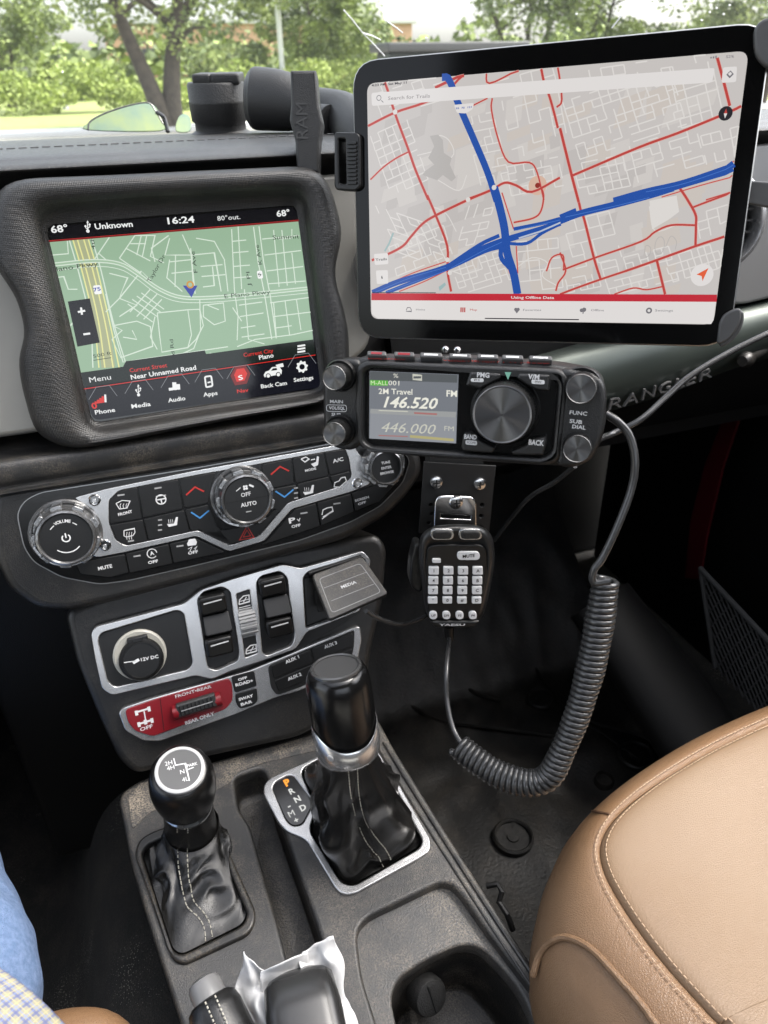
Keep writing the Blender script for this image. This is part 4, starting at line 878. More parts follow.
# closed contour loops, outer to inner; each list starts at the right front and runs anticlockwise round the visible corner
sil = [(840, 690), (768, 712), (700, 741), (660, 763), (620, 790), (590, 815), (565, 842), (548, 872), (537, 905), (532, 945), (538, 985), (560, 1030), (600, 1090), (660, 1180)]
seam = [(840, 694), (768, 724), (715, 749), (675, 772), (645, 792), (622, 811), (607, 829), (600, 848), (603, 868), (613, 890), (635, 925), (668, 968), (715, 1020), (780, 1090)]
zt = CAM.z - .455
def loopz(pts, z): return [pz(x, y, z) for x, y in pts]
Lsil, Lsm = loopz(sil, zt-.045), loopz(seam, zt)
far = [V((.70, -.02, 0)), V((.72, .12, 0)), V((.71, .28, 0))]
def closel(L, z, grow=0):
    # extend round the unseen sides of the cushion
    a, b = L[-1], L[0]
    ext = [V((a.x + .03, -.20 - grow, z)), V((a.x + .18, -.26 - grow, z)), V((.62, -.26 - grow, z)), V((.70 + grow, -.15, z)), V((.72 + grow, .0, z)), V((.70 + grow, .15, z)), V((b.x*.4 + .62*.6, b.y + .0, z))]
    return [V((p.x, p.y, z)) for p in L] + ext
Ls = closel(Lsil, zt-.045, .03); Lm = closel(Lsm, zt)
cc = sum(Lm, V((0, 0, 0)))/len(Lm)
def tow(L, k, z): return [V((cc.x + (p.x-cc.x)*k, cc.y + (p.y-cc.y)*k, z)) for p in L]
def mixl(A_, B_, t, z): return [V((a.x*(1-t) + b.x*t, a.y*(1-t) + b.y*t, z)) for a, b in zip(A_, B_)]
n_s = 6
up2 = lambda L: smooth(L, n_s, True)
rings = [tow(Ls, .97, zt-.16), tow(Ls, 1.0, zt-.10), mixl(Ls, Ls, 0, zt-.048), mixl(Ls, Lm, .22, zt-.022), mixl(Ls, Lm, .55, zt-.004), mixl(Ls, Lm, .85, zt+.002), mixl(Ls, Lm, .96, zt+.0005), mixl(Ls, Lm, 1.0, zt-.0012)]
rings = [up2(r) for r in rings]
mb = MB(); mb.loft(rings, M_tan); bol = mb.build('bolster', seat, ang=180, sub=1)
bvh = BVHTree.FromPolygons(mb.v, mb.f)
Lm2 = up2(Lm)
rings = [tow(Lm2, 1.0, zt-.0022), tow(Lm2, .992, zt+.0012), tow(Lm2, .975, zt+.003), tow(Lm2, .93, zt+.004), tow(Lm2, .8, zt+.002), tow(Lm2, .6, zt-.002), tow(Lm2, .35, zt-.004), tow(Lm2, .02, zt-.004)]
mb = MB(); mb.loft(rings, mat('top_lit_tan_leather', (.205, .132, .076), .50, bump=(700, .22), kind='leather', var=((.225, .152, .092), 7)), False, True); mb.build('cushion_top', seat, ang=180, sub=1)  # same leather, paler and yellower: light from above put into its colour
mb = MB()
for L2, dz, k in ((mixl(up2(Ls), Lm2, .90, zt+.0028), 0, 0), (tow(Lm2, .981, zt+.0032), 0, 1)):
    acc = 0; P = smooth(L2[:16*n_s], 14)
    for a, b in zip(P, P[1:]):
        acc += (b-a).length
        if (acc % .0038) < .0026: mb.tube([a, b], .00042, M_tthr, 5, caps=False)
mb.build('stitching', seat)
# side panel with its own piping, low on the inner side
sp = [(534, 975), (541, 954), (553, 941), (568, 938), (590, 948), (612, 970), (640, 1003), (668, 1040)]
P = []
for x, y in [tuple(p) for p in smooth(sp, 8)]:
    hit = bvh.ray_cast(CAM, ray(x, y).normalized())
    if hit[0] is not None: P.append(hit[0] + hit[1]*(.0008 if hit[1].dot(CAM-hit[0]) > 0 else -.0008))
if len(P) > 4: mb = MB(); mb.tube(P, .0022, M_tan, 8); mb.build('side_piping', seat)
P = []
for x, y in [tuple(p) for p in smooth([(580, 812), (592, 811), (604, 813), (609, 814)], 6)]:
    hit = bvh.ray_cast(CAM, ray(x, y).normalized())
    if hit[0] is not None: P.append(hit[0])
if len(P) > 4: mb = MB(); mb.tube(P, .0009, mat('seam_brown', (.10, .05, .025), .7), 6); mb.build('corner_seam', seat)

# ================================================================== DRIVER (only leg, shirt hem in view) AND SEAT EDGE
M_den = mat('denim_blue', (.085, .14, .25), .9, bump=(1200, 1.0), var=((.14, .20, .33), 320))
per = empty('person', (-.25, -.02, ZF), 'driver in faded blue jeans and a plaid shirt, only one thigh in view', 'person')
def body(name, pts, rad, mt, parent, n=72, flat=1, sub=1):
    mb = MB(); mb.tube(smooth(pts, 12), [r for r in (smooth([(r, 0) for r in rad], 12)) for r in (r[0],)], mt, n, flat=flat)
    mb.v = [p + V((.6, -.3, .7))*.0035*(noise.noise(p*28) + (1-abs(noise.noise(V((p.x*16, p.y*34, p.z*34))))*4)*.5) for p in mb.v]; return mb.build(name, parent, ang=180, sub=sub)
k1 = pd(-52, 905, .47); 
body('jeans', [pd(-102, 815, .60), pd(-92, 870, .52), pd(-76, 935, .46), pd(-60, 1000, .42), pd(-72, 1090, .40)], [.046, .052, .052, .052, .052], M_den, per)
# plaid: crossed bands of colour in the cloth itself
M = bpy.data.materials.new('plaid_cotton'); M.use_nodes = True; t = M.node_tree; b_ = t.nodes['Principled BSDF']; b_.inputs['Roughness'].default_value = .85
uvn = t.nodes.new('ShaderNodeUVMap'); uvn.uv_map = 'UVMap'; sep = t.nodes.new('ShaderNodeSeparateXYZ'); t.links.new(uvn.outputs[0], sep.inputs[0])
prev = None
for ax_, scl, w_, colr, off_ in ((0, 1.0, .20, (.075, .09, .20), 0), (1, 1.0, .20, (.075, .09, .20), 0), (0, 1.0, .07, (.36, .31, .15), .5), (1, 1.0, .07, (.36, .31, .15), .5), (0, 1.0, .05, (.12, .18, .42), .22), (1, 1.0, .05, (.12, .18, .42), .22)):
    a_ = t.nodes.new('ShaderNodeMath'); a_.operation = 'ADD'; a_.inputs[1].default_value = off_; t.links.new(sep.outputs[ax_], a_.inputs[0])
    fr_ = t.nodes.new('ShaderNodeMath'); fr_.operation = 'FRACT'; t.links.new(a_.outputs[0], fr_.inputs[0])
    lt = t.nodes.new('ShaderNodeMath'); lt.operation = 'LESS_THAN'; lt.inputs[1].default_value = w_; t.links.new(fr_.outputs[0], lt.inputs[0])
    hf = t.nodes.new('ShaderNodeMath'); hf.operation = 'MULTIPLY'; hf.inputs[1].default_value = .75; t.links.new(lt.outputs[0], hf.inputs[0])
    mx = t.nodes.new('ShaderNodeMix'); mx.data_type = 'RGBA'; mx.inputs[7].default_value = (*colr, 1); mx.inputs[6].default_value = (.22, .213, .16, 1)
    if prev: t.links.new(prev, mx.inputs[6])
    t.links.new(hf.outputs[0], mx.inputs[0]); prev = mx.outputs[2]
t.links.new(prev, b_.inputs['Base Color'])
hem = [pd(-40, 940, .345), pd(0, 967, .345), pd(20, 981, .345), pd(42, 1000, .345), pd(66, 1024, .345), pd(110, 1070, .34)]
far_ = [pd(-120, 1040, .33), pd(-90, 1070, .33), pd(-60, 1100, .325), pd(-30, 1130, .32), pd(0, 1160, .315), pd(40, 1200, .31)]
hem = smooth(hem, 5); far_ = smooth(far_, 5); G = 14; vs = []; fs = []; uv = []
for i in range(len(hem)):
    for j in range(G+1):
        p = hem[i].lerp(far_[i], j/G); q_ = math.sin(math.pi*j/G)*.016; vs.append(p + V((0, 0, q_ + .003*noise.noise(p*30))))
for i in range(len(hem)-1):
    for j in range(G):
        fs.append((i*(G+1)+j, i*(G+1)+j+1, (i+1)*(G+1)+j+1, (i+1)*(G+1)+j))
        U = lambda a, b: ((a*.5)+.1, b*.62+.1); uv.append((U(i, j), U(i, j+1), U(i+1, j+1), U(i+1, j)))
mb = MB(); mb.add(vs, fs, M, uv); sh = mb.build('shirt', per, ang=180, sub=1); md = sh.modifiers.new('s', 'SOLIDIFY'); md.thickness = .0015
# tan edge of the driver's seat
drs = empty('driver_seat', (-.2, -.1, ZF), 'tan leather edge of the driver seat under the plaid shirt hem', 'seat')
mb = MB(); mb.tube(smooth([pd(40, 1050, .46), pd(70, 1042, .46), pd(100, 1046, .46), pd(122, 1075, .46), pd(135, 1130, .46)], 4), .018, M_tan, 20); mb.build('cushion_edge', drs, ang=180)
# dark trim on the driver side (door sill and pedal box)
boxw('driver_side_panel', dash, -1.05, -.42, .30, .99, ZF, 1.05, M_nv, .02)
# ================================================================== PAINTED DASH PANEL, HANDLE END
M_pan = mat('grey_green_paint', .13, .36, .45, bump=(2200, .08)); M_pan.node_tree.nodes['Principled BSDF'].inputs['Base Color'].default_value = (.060, .072, .064, 1)
topl = [(380, 398), (440, 382), (480, 372), (545, 353), (600, 338), (690, 315), (742, 306), (800, 292), (860, 276)]
botl = [(380, 462), (440, 452), (480, 446), (545, 430), (600, 414), (662, 396), (711, 377), (755, 362), (860, 330)]
tt, bb_ = smooth(topl, 5), smooth(botl, 5); rings = []
for a, b in zip(tt, bb_):
    row = []
    for s_, h in ((0, -.05), (0, -.012), (.06, -.004), (.2, .004), (.45, .010), (.7, .009), (.88, .001), (.97, -.010), (1, -.02), (1, -.05)):
        row.append(DP.W(a.x*(1-s_) + b.x*s_, a.y*(1-s_) + b.y*s_, h))
    rings.append(row)
mb = MB(); mb.loft(rings, M_pan, close=False); pn = mb.build('painted_panel', dash, ang=60)
M_let = mat('letter_edge', .17, .35, .5); mb = MB(); FL = Fr(DP.W(640, 385, .0), 0, -4)
for ch, x0, y0, x1, y1 in (('W', 572, 413, 606, 404), ('R', 606, 406, 622, 402), ('A', 622, 402, 639, 397), ('N', 640, 396, 656, 391), ('G', 657, 391, 671, 386), ('L', 673, 386, 684, 382), ('E', 684, 382, 696, 378), ('R', 697, 378, 712, 372)):
    a, b = V(FL.at(x0, y0, .0085)), V(FL.at(x1, y1, .0085)); c = (a+b)/2; cu_len = (b-a).length*.86
    mb.text(FL, ch, c, .0118, .0085, M_let, width=cu_len, rot=math.atan2(b.y-a.y, b.x-a.x), bold=-.005, ext=.0012, shear=.1)
mb.build('raised_letters', pn, ang=30)
f = Fr(DP.W(752, 357, .012), 70, 0); mb = MB(); mb.lathe(f, (0, 0), [(.003, -.03), (.004, .0), (.006, .004), (.008, .010), (.007, .016), (.005, .019)], M_pl, 24)
mb.build('latch_knob', dash)
vent(Fr(py_(716, 222, .55), 12, 10), (0, 0), .0425, dash)
mb = MB(); mb.plate(DP, rc(DP.up([(700, 150), (800, 140), (860, 250), (860, 276), (742, 305), (700, 300)], -.004), .01), -.03, -.004, mat('vent_trim', .20, .4, .3), .003); mb.build('vent_surround', dash)

# ================================================================== TABLET
tab = empty('tablet', TB.w(.115, -.17, -.004), 'large black framed tablet showing a street map with red roads and a blue highway crossing', 'tablet')
TW, TH = .2298, .1509
def rr_(u0, v0, u1, v1, r, n=6): return rc([(u0, v0), (u1, v0), (u1, v1), (u0, v1)], r, n)
mb = MB(); mb.plate(TB, rr_(-.0105, -TH-.0140, TW+.0110, .0140, .018), -.0062, -.0002, mat('tablet_shell', .38, .32, .9), .0014); body_t = mb.build('tablet_case', tab)
mb = MB(); mb.plate(TB, rr_(-.0096, -TH-.0131, TW+.0101, .0131, .0172), -.0006, .0001, mat('tablet_glass', .003, .10, spec=.2), .0002); mb.build('glass_bezel', tab)
t_bg = glow('tablet_map', '#c6c1be'); t_lt = glow('tablet_street', '#dad6d2'); t_wh = glow('tablet_white', '#dedad8'); t_rd = glow('tablet_red', '#b9443f'); t_rb = glow('tablet_bar_red', '#bf2a38'); t_bl = glow('tablet_blue', '#2450a4'); t_b2 = glow('tablet_blue_light', '#4a78c8'); t_gy = glow('tablet_grey', '#b5b1ae'); t_tx = glow('tablet_text', '#77757a'); t_dk = glow('tablet_dark', '#27262b'); t_or = glow('tablet_orange', '#e0603a'); t_tl = glow('tablet_teal', '#9bb5b5'); t_pk = glow('tablet_casing', '#d99f96')
mb = MB(); h1 = .0003
mb.plate(TB, rr_(0, -TH, TW, 0, .006), -.0002, h1-.0001, t_bg, .00005)
def inside(p): return (min(max(p[0], .0003), TW-.0003), min(max(p[1], -TH+.0003), -.0003))
def tr(pts, wd, h, mt, sm=0, closed=False, view=None):
    z = []
    for x, y in pts:
        if view == 'a': x, y = 360 + x/3.84, 50 + y/3.84
        elif view == 'b': x, y = 560 + x/3.84, 50 + y/3.84
        elif view == 'c': x, y = 360 + x/3.84, 190 + y/3.84
        elif view == 'd': x, y = 560 + x/3.692, 190 + y/3.692
        z.append(TB.at(x, y, h1))
    if sm: z = [tuple(p) for p in smooth(z, 4, closed)]
    z = [inside(p) for p in z]
    mb.ribbon(TB, z, wd/1000, h, mt, closed)
rnd = random.Random(3)
for k in range(110):
    x = rnd.uniform(.004, TW-.03); y = -rnd.uniform(.012, TH-.022); w_ = rnd.uniform(.006, .022); h_ = rnd.uniform(.005, .016); sk = rnd.uniform(-.3, .3)
    mb.poly(TB, [inside(p) for p in ((x, y), (x+w_, y+w_*.3), (x+w_+h_*sk, y+w_*.3-h_), (x+h_*sk, y-h_))], h1 - .00008 + k*.0000006, rnd.choice((glow('map_patch_a', '#bfbab7'), glow('map_patch_b', '#cdc8c4'), glow('map_patch_c', '#c9c1ba'))))
def blocks(cx0, cy0, cx1, cy1, nx, ny, view, ang=(0, 0), drop=.25):
    for i in range(nx+1):
        for j in range(ny):
            if rnd.random() < drop: continue
            x = cx0 + (cx1-cx0)*i/nx; y = cy0 + (cy1-cy0)*j/ny; y2 = cy0 + (cy1-cy0)*(j+1)/ny
            tr([(x + ang[0]*(y-cy0), y + ang[1]*(x-cx0)), (x + ang[0]*(y2-cy0) + rnd.uniform(-2, 2), y2 + ang[1]*(x-cx0))], .75, h1+.00003, t_lt, view=view)
    for j in range(ny+1):
        for i in range(nx):
            if rnd.random() < drop: continue
            x = cx0 + (cx1-cx0)*i/nx; x2 = cx0 + (cx1-cx0)*(i+1)/nx; y = cy0 + (cy1-cy0)*j/ny
            tr([(x + ang[0]*(y-cy0), y + ang[1]*(x-cx0)), (x2 + ang[0]*(y-cy0), y + ang[1]*(x2-cx0))], .75, h1+.00004, t_lt, view=view)
blocks(40, 330, 180, 560, 5, 8, 'a', (.35, -.45)); blocks(40, 140, 330, 260, 8, 4, 'a', (.4, -.3), .5); blocks(400, 260, 510, 520, 4, 9, 'a', (.25, -.2), .35)
blocks(530, 120, 740, 420, 5, 8, 'a', (.2, -.3), .45); blocks(560, 450, 760, 560, 6, 4, 'a', (.2, -.2), .4)
blocks(10, 200, 420, 420, 12, 8, 'b', (.3, -.33), .3); blocks(430, 130, 590, 300, 4, 5, 'b', (.22, -.3), .3); blocks(230, 380, 520, 520, 8, 5, 'b', (.25, -.3), .45); blocks(50, 440, 240, 560, 6, 4, 'b', (.25, -.2), .3); blocks(540, 330, 690, 440, 4, 3, 'b', (.2, -.25), .3); blocks(20, 90, 560, 160, 12, 2, 'b', (.2, -.15), .5)
blocks(60, 60, 300, 240, 6, 6, 'c', (.5, .35), .5); blocks(110, 220, 320, 330, 6, 4, 'c', (.3, -.4), .35); blocks(350, 290, 560, 400, 8, 5, 'c', (.35, -.3), .3); blocks(420, 60, 520, 220, 3, 6, 'c', (-.3, -.2), .5); blocks(600, 200, 760, 390, 4, 5, 'c', (.1, -.1), .4)
blocks(10, 120, 180, 290, 4, 4, 'd', (.28, -.25), .35); blocks(150, 270, 400, 390, 9, 5, 'd', (.3, -.25), .4); blocks(390, 250, 600, 340, 9, 3, 'd', (.3, -.3), .3); blocks(20, 330, 140, 380, 5, 2, 'd', (.2, -.2), .3); blocks(500, 90, 620, 180, 3, 3, 'd', (.2, -.3), .4)
for pts, v_ in (([(220, 405), (300, 380), (300, 330), (340, 345), (360, 400), (310, 440)], 'a'), ([(270, 60), (330, 90), (370, 160)], 'c'), ([(600, 300), (660, 260), (720, 280), (700, 330), (760, 370)], 'c'), ([(300, 500), (380, 540), (410, 480)], 'a'), ([(330, 60), (350, 150), (430, 130)], 'd')): tr(pts, .6, h1+.00003, t_lt, 1, view=v_)
mb.poly(TB, [TB.at(360+x/3.84, 50+y/3.84, h1) for x, y in ((268, 330), (300, 325), (318, 345), (322, 395), (352, 415), (345, 440), (368, 490), (352, 505), (318, 480), (296, 500), (268, 490), (240, 480), (246, 468), (285, 440), (262, 415), (285, 370))], h1+.00004, t_gy)
mb.poly(TB, [TB.at(560+x/3.692, 190+y/3.692, h1) for x, y in ((330, 40), (430, 20), (440, 80), (400, 110), (340, 145))], h1+.00004, t_lt)
mb.poly(TB, [TB.at(360+x/3.84, 190+y/3.84, h1) for x, y in ((302, 372), (326, 355), (330, 365), (306, 388))], h1+.00005, t_tl); tr([(128, 165), (112, 205), (95, 235)], 1.2, h1+.00005, t_tl, view='c')
for ps, ry in ((((322, 215), 9), (0, 0))[:1]): pass
c = TB.at(560+368/3.692, 190+205/3.692, h1); mb.ribbon(TB, circ(c, .0028, 18, .0052), .0004, h1+.00004, t_gy, True); tr([(310, 240), (318, 205), (335, 215), (330, 240), (315, 248)], .4, h1+.00004, t_gy, 1, view='d'); tr([(390, 210), (410, 170), (430, 190), (425, 220)], .4, h1+.00004, t_gy, 1, view='d')
red = [([(95, 118), (135, 245), (185, 380), (215, 465), (262, 575)], 'a', 1.25), ([(30, 292), (135, 240), (240, 205), (330, 160), (395, 95)], 'a', 1.1), ([(288, 145), (400, 92)], 'a', 1.3), ([(40, 498), (90, 450), (140, 415), (185, 392)], 'a', .7), ([(485, 80), (497, 128), (610, 75)], 'a', .7), ([(508, 185), (505, 230), (530, 340), (570, 430), (650, 432), (680, 470), (706, 576)], 'a', .7),
       ([(415, 572), (500, 540), (555, 510), (600, 520), (660, 545), (768, 490)], 'a', 1.1), ([(695, 65), (706, 120), (728, 180), (745, 240), (760, 300)], 'a', 1.1), ([(760, 60), (775, 190), (755, 220)], 'a', .8), ([(0, 300), (45, 482), (72, 585)], 'b', 1.3), ([(48, 482), (300, 375), (450, 320), (610, 255), (700, 215)], 'b', 1.15), ([(604, 30), (628, 120), (652, 215)], 'b', 1.2), ([(430, 215), (490, 185)], 'a', .6),
       ([(258, 20), (290, 95), (335, 215), (336, 310), (350, 390)], 'c', 1.25), ([(45, 270), (110, 245), (165, 215), (195, 180), (240, 130), (290, 98), (410, 40), (505, 0)], 'c', 1.25), ([(80, 375), (200, 320), (330, 275)], 'c', .45), ([(150, 390), (250, 350), (340, 305)], 'c', .45), ([(590, 125), (665, 108), (695, 80), (705, 20), (690, -20)], 'c', .8), ([(752, 388), (762, 355), (790, 310), (768, 240)], 'c', .8), ([(520, 20), (535, 70)], 'c', .5), ([(545, 10), (590, 150)], 'c', .5), ([(560, 260), (575, 320)], 'c', .5), ([(600, 215), (606, 320)], 'c', .5),
       ([(70, 46), (78, 80), (90, 110), (125, 250), (150, 330)], 'd', 1.2), ([(0, 385), (60, 362), (150, 330), (240, 300)], 'd', 1.0), ([(10, 295), (130, 250), (300, 190), (350, 155), (410, 130), (498, 130)], 'd', .9), ([(240, 300), (340, 265), (498, 208), (608, 172)], 'd', 1.15), ([(440, -10), (470, 35), (500, 90), (502, 130), (500, 208)], 'd', 1.1), ([(488, 65), (540, 45), (640, 8)], 'd', .9), ([(358, 262), (388, 385)], 'd', 1.2), ([(200, 385), (270, 362), (320, 368), (385, 355)], 'd', .6), ([(14, 290), (10, 240), (-30, 250), (-50, 300)], 'd', .7),
       ([(270, 555), (470, 505), (700, 425)], 'b', .4), ([(390, 565), (540, 520), (690, 480)], 'b', .4), ([(560, 576), (650, 548)], 'b', .6), ([(460, 535), (480, 560), (490, 576)], 'b', .7)]
for i, (pts, v_, wd) in enumerate(red):
    tr(pts, wd*1.15+.55, h1+.00006 + i*.0000004, t_pk, 1, view=v_); tr(pts, wd*1.15, h1+.00008 + i*.0000004, t_rd, 1, view=v_)
blue = [([(315, 85), (345, 120), (375, 200), (440, 350), (490, 470), (525, 580)], 'a', 4.2), ([(515, -10), (535, 60), (555, 150), (565, 240), (590, 320), (605, 400)], 'c', 5.2), ([(560, 160), (540, 250), (575, 300)], 'c', 3), ([(48, 395), (150, 352), (330, 298), (450, 235), (550, 195), (700, 150), (770, 125)], 'c', 4.0), ([(100, 395), (340, 300), (480, 235), (560, 215)], 'c', 2.6), ([(340, 290), (460, 210), (535, 175)], 'c', 2.4), ([(590, 150), (700, 128), (768, 110)], 'c', 2.2), ([(560, 205), (640, 205), (700, 165), (770, 130)], 'c', 2.0), ([(0, 115), (80, 85), (200, 55), (330, 20), (420, -8)], 'd', 4.0), ([(0, 100), (60, 75)], 'd', 3),
        ([(205, 580), (330, 545), (480, 510), (700, 435)], 'b', 4.0), ([(290, 575), (470, 520), (690, 455)], 'b', 3.0)]
for i, (pts, v_, wd) in enumerate(blue): tr(pts, wd, h1+.00012 + i*.0000008, t_bl, 1, view=v_)
for pts, v_ in (([(350, 300), (470, 235), (545, 200)], 'c'), ([(60, 392), (200, 335), (330, 297)], 'c'), ([(600, 155), (768, 115)], 'c'), ([(330, 545), (480, 512), (690, 440)], 'b'), ([(20, 100), (200, 60), (330, 28)], 'd'), ([(100, 392), (330, 310)], 'c')): tr(pts, .35, h1+.00015, t_b2, 1, view=v_)
tr([(610, 185), (690, 160), (770, 125)], 1.0, h1+.00016, glow('tablet_label', '#b9c2cf'), view='c')
for x, y, v_ in ((415, 37, 'c'), (336, 268, 'c'), (345, 318, 'c'), (135, 238, 'a'), (515, 528, 'a')):
    sx = 3.84; X0, Y0 = (360, 50) if v_ == 'a' else (360, 190); c = TB.at(X0+x/sx, Y0+y/sx, h1); mb.poly(TB, circ(c, .0016, 8), h1+.00018, t_lt)
c = TB.at(360+682/3.84, 50+520/3.84, h1); mb.poly(TB, circ(c, .0058, 24), h1+.00005, glow('tablet_warm', '#d4b3a0')); mb.poly(TB, circ(c, .0016, 16), h1+.0002, glow('tablet_dkred', '#8e2f28'))
# search field, buttons, compass, shield
sc = lambda pts: [TB.at(x, y, h1) for x, y in pts]
tb_hi = h1 + .0003
mb.poly(TB, rc(sc([(372, 93.5), (707, 69), (714, 91.5), (374, 107)])[:0] or sc([(371.5, 93), (715, 68), (712, 82.5), (372, 106)]), .0015, 4), tb_hi, t_wh)
tp2 = lambda s_, p0, p1, cap, mt, h=None, b=.01: tpx(mb, TB, s_, p0, p1, cap/1000, mt, h or (tb_hi+.0001), b)
tp2('Search for Trails', (388, 98.5), (430, 96), 2.1, glow('tablet_hint', '#9b9596')); c = TB.at(379.5, 98.5, h1); mb.ribbon(TB, circ((c[0]-.0003, c[1]+.0003), .0015, 18), .0004, tb_hi+.0001, t_tx, True); tr([(381.5, 100.5), (383.5, 102.5)], .45, tb_hi+.0001, t_tx)
tp2('4:23 PM  Sat May 11', (372, 85.5), (407, 82.5), 1.35, t_dk, h1+.0002, .02); tp2('52%', (726, 57), (734, 56.5), 1.3, t_tx, h1+.0002)
for k in range(3): tr([(711+k*2.5, 58.5), (711+k*2.5, 57-k*.6)], .7, h1+.0002, t_tx)
mb.poly(TB, rc(sc([(723, 67.5), (737, 66.5), (736, 82), (721.5, 83)]), .001, 3), tb_hi, t_wh); mb.poly(TB, circ(TB.at(730, 74.5, h1), .0020, 4), tb_hi+.0001, t_tx); mb.poly(TB, circ(TB.at(730, 74, h1), .0011, 4), tb_hi+.00015, t_wh)
c = TB.at(725.5, 113.5, h1); mb.poly(TB, circ(c, .0038, 28), tb_hi, t_dk); mb.poly(TB, [(c[0]-.0009, c[1]), (c[0], c[1]+.0026), (c[0]+.0009, c[1])], tb_hi+.0001, t_rd); mb.poly(TB, [(c[0]-.0009, c[1]), (c[0]+.0009, c[1]), (c[0], c[1]-.0026)][::-1], tb_hi+.0001, t_wh)
mb.poly(TB, rc(sc([(454, 105), (474, 103), (473, 109), (466, 113.5), (457, 113)]), .001, 3), tb_hi, t_wh); tp2('35  75  121', (456, 108.5), (472, 107), 1.0, t_bl, b=.02)
mb.poly(TB, rc(sc([(374, 254), (388, 253), (388.5, 264), (375, 265)]), .001, 3), tb_hi, t_wh); tp2('Trails', (375.5, 260), (387, 259), 1.7, t_dk)
mb.poly(TB, rc(sc([(376, 270.5), (388, 270), (388.5, 283.5), (377, 284)]), .001, 3), tb_hi, t_wh); tp2('i', (381.3, 277.5), (382.6, 277.3), 2.1, t_dk)
c = TB.at(702, 275, h1); mb.poly(TB, circ(c, .0066, 32), tb_hi, t_wh); mb.poly(TB, sc([(708.5, 268), (696.5, 274.5), (701.5, 276), (702.5, 281)]), tb_hi+.0001, t_or)
mb.poly(TB, sc([(371.5, 293.2), (717, 294.6), (716.5, 301.8), (371.5, 300.2)]), tb_hi, t_rb); tp2('Using Offline Data', (511, 297.6), (554, 297.8), 1.75, t_wh, b=.02)
mb.poly(TB, [inside(p) for p in sc([(371.5, 300.2), (716.5, 301.8), (715.5, 320), (711, 324.5), (378, 319.5), (372, 314)])], tb_hi-.0001, t_wh)
tr([(372, 292.5), (436, 292.8)], .5, tb_hi+.0001, t_dk)
for nm, ix, x0, x1 in (('Home', 409, 416, 425), ('Map', 463, 470, 477), ('Favorites', 517, 523, 541), ('Offline', 583, 591, 604), ('Settings', 649, 655, 673)):
    y = 309.5 + (x0-400)*.004; tp2(nm, (x0, y), (x1, y+.1), 1.4, t_tx if nm != 'Map' else t_rd, b=0)
    c = TB.at(ix, y, h1); q_ = tb_hi+.0001
    if nm == 'Home': mb.ribbon(TB, [(c[0]-.002, c[1]-.0012), (c[0]-.0018, c[1]), (c[0]-.001, c[1]+.0014), (c[0]+.001, c[1]+.0014), (c[0]+.0018, c[1]), (c[0]+.002, c[1]-.0012)], .0005, q_, t_tx, True)
    elif nm == 'Map':
        for k in (-1, 0, 1): mb.ribbon(TB, [(c[0]+k*.0013, c[1]-.0016), (c[0]+k*.0013, c[1]+.0016)], .0009, q_, t_rd)
    elif nm == 'Favorites': mb.poly(TB, circ((c[0]-.0008, c[1]+.0004), .0011, 12), q_, t_tx); mb.poly(TB, circ((c[0]+.0008, c[1]+.0004), .0011, 12), q_+.00002, t_tx); mb.poly(TB, [(c[0]-.0018, c[1]), (c[0], c[1]-.0022), (c[0]+.0018, c[1])], q_+.00004, t_tx)
    elif nm == 'Offline': mb.poly(TB, circ((c[0]-.0009, c[1]), .0012, 12), q_, t_tx); mb.poly(TB, circ((c[0]+.0007, c[1]+.0004), .0014, 12), q_+.00002, t_tx); mb.ribbon(TB, [(c[0]+.0002, c[1]), (c[0]+.0002, c[1]-.0022)], .0007, q_+.00004, t_tx)
    else: mb.ribbon(TB, circ(c, .0014, 16), .0010, q_, t_tx, True)
tr([(485, 318.3), (579, 319.6)], .7, tb_hi+.0001, t_dk)
mb.build('tablet_screen', tab, ang=180)

# ---- holder and clamps
hold = empty('tablet_holder', TB.w(.115, -.1, -.03), 'black and grey arm mount gripping the tablet by its corners', 'tablet mount')
M_clp = mat('clamp_grey', .07, .42, .2, bump=(1800, .2)); M_ram = mat('mount_rubber', .016, .5, bump=(700, .5))
mb = MB(); mb.box(TB, .01, TW-.01, -TH*.62, -TH*.38, -.020, -.0075, M_pl, .003); mb.box(TB, -.0155, .02, -.060, -.028, -.018, -.0075, M_pl, .002); mb.build('back_plate', hold)
b = MB(); cl = [(704, 349), (700.5, 345), (716, 347)]
# lower right clamp
pts = [(716.5, 345.5), (719, 323), (724, 314), (733, 309.5), (741, 308), (741.5, 317), (738, 328), (729, 340)]
b.plate(TB, rc(TB.up(pts, .004), .003, 4), .0005, .0042, M_clp, .0012); b.plate(TB, rc([TB.at(x+2, y+2, -.004) for x, y in pts], .003, 4), -.013, .001, M_clp, .001); b.build('clamp', hold)
b = MB(); pts = [(754, 28), (762, 19), (790, 12), (800, 60), (775, 70), (764, 66), (756, 56), (754, 44)]
b.plate(TB, rc(TB.up(pts, .004), .003, 4), -.012, .0042, M_clp, .0015); b.build('clamp', hold)
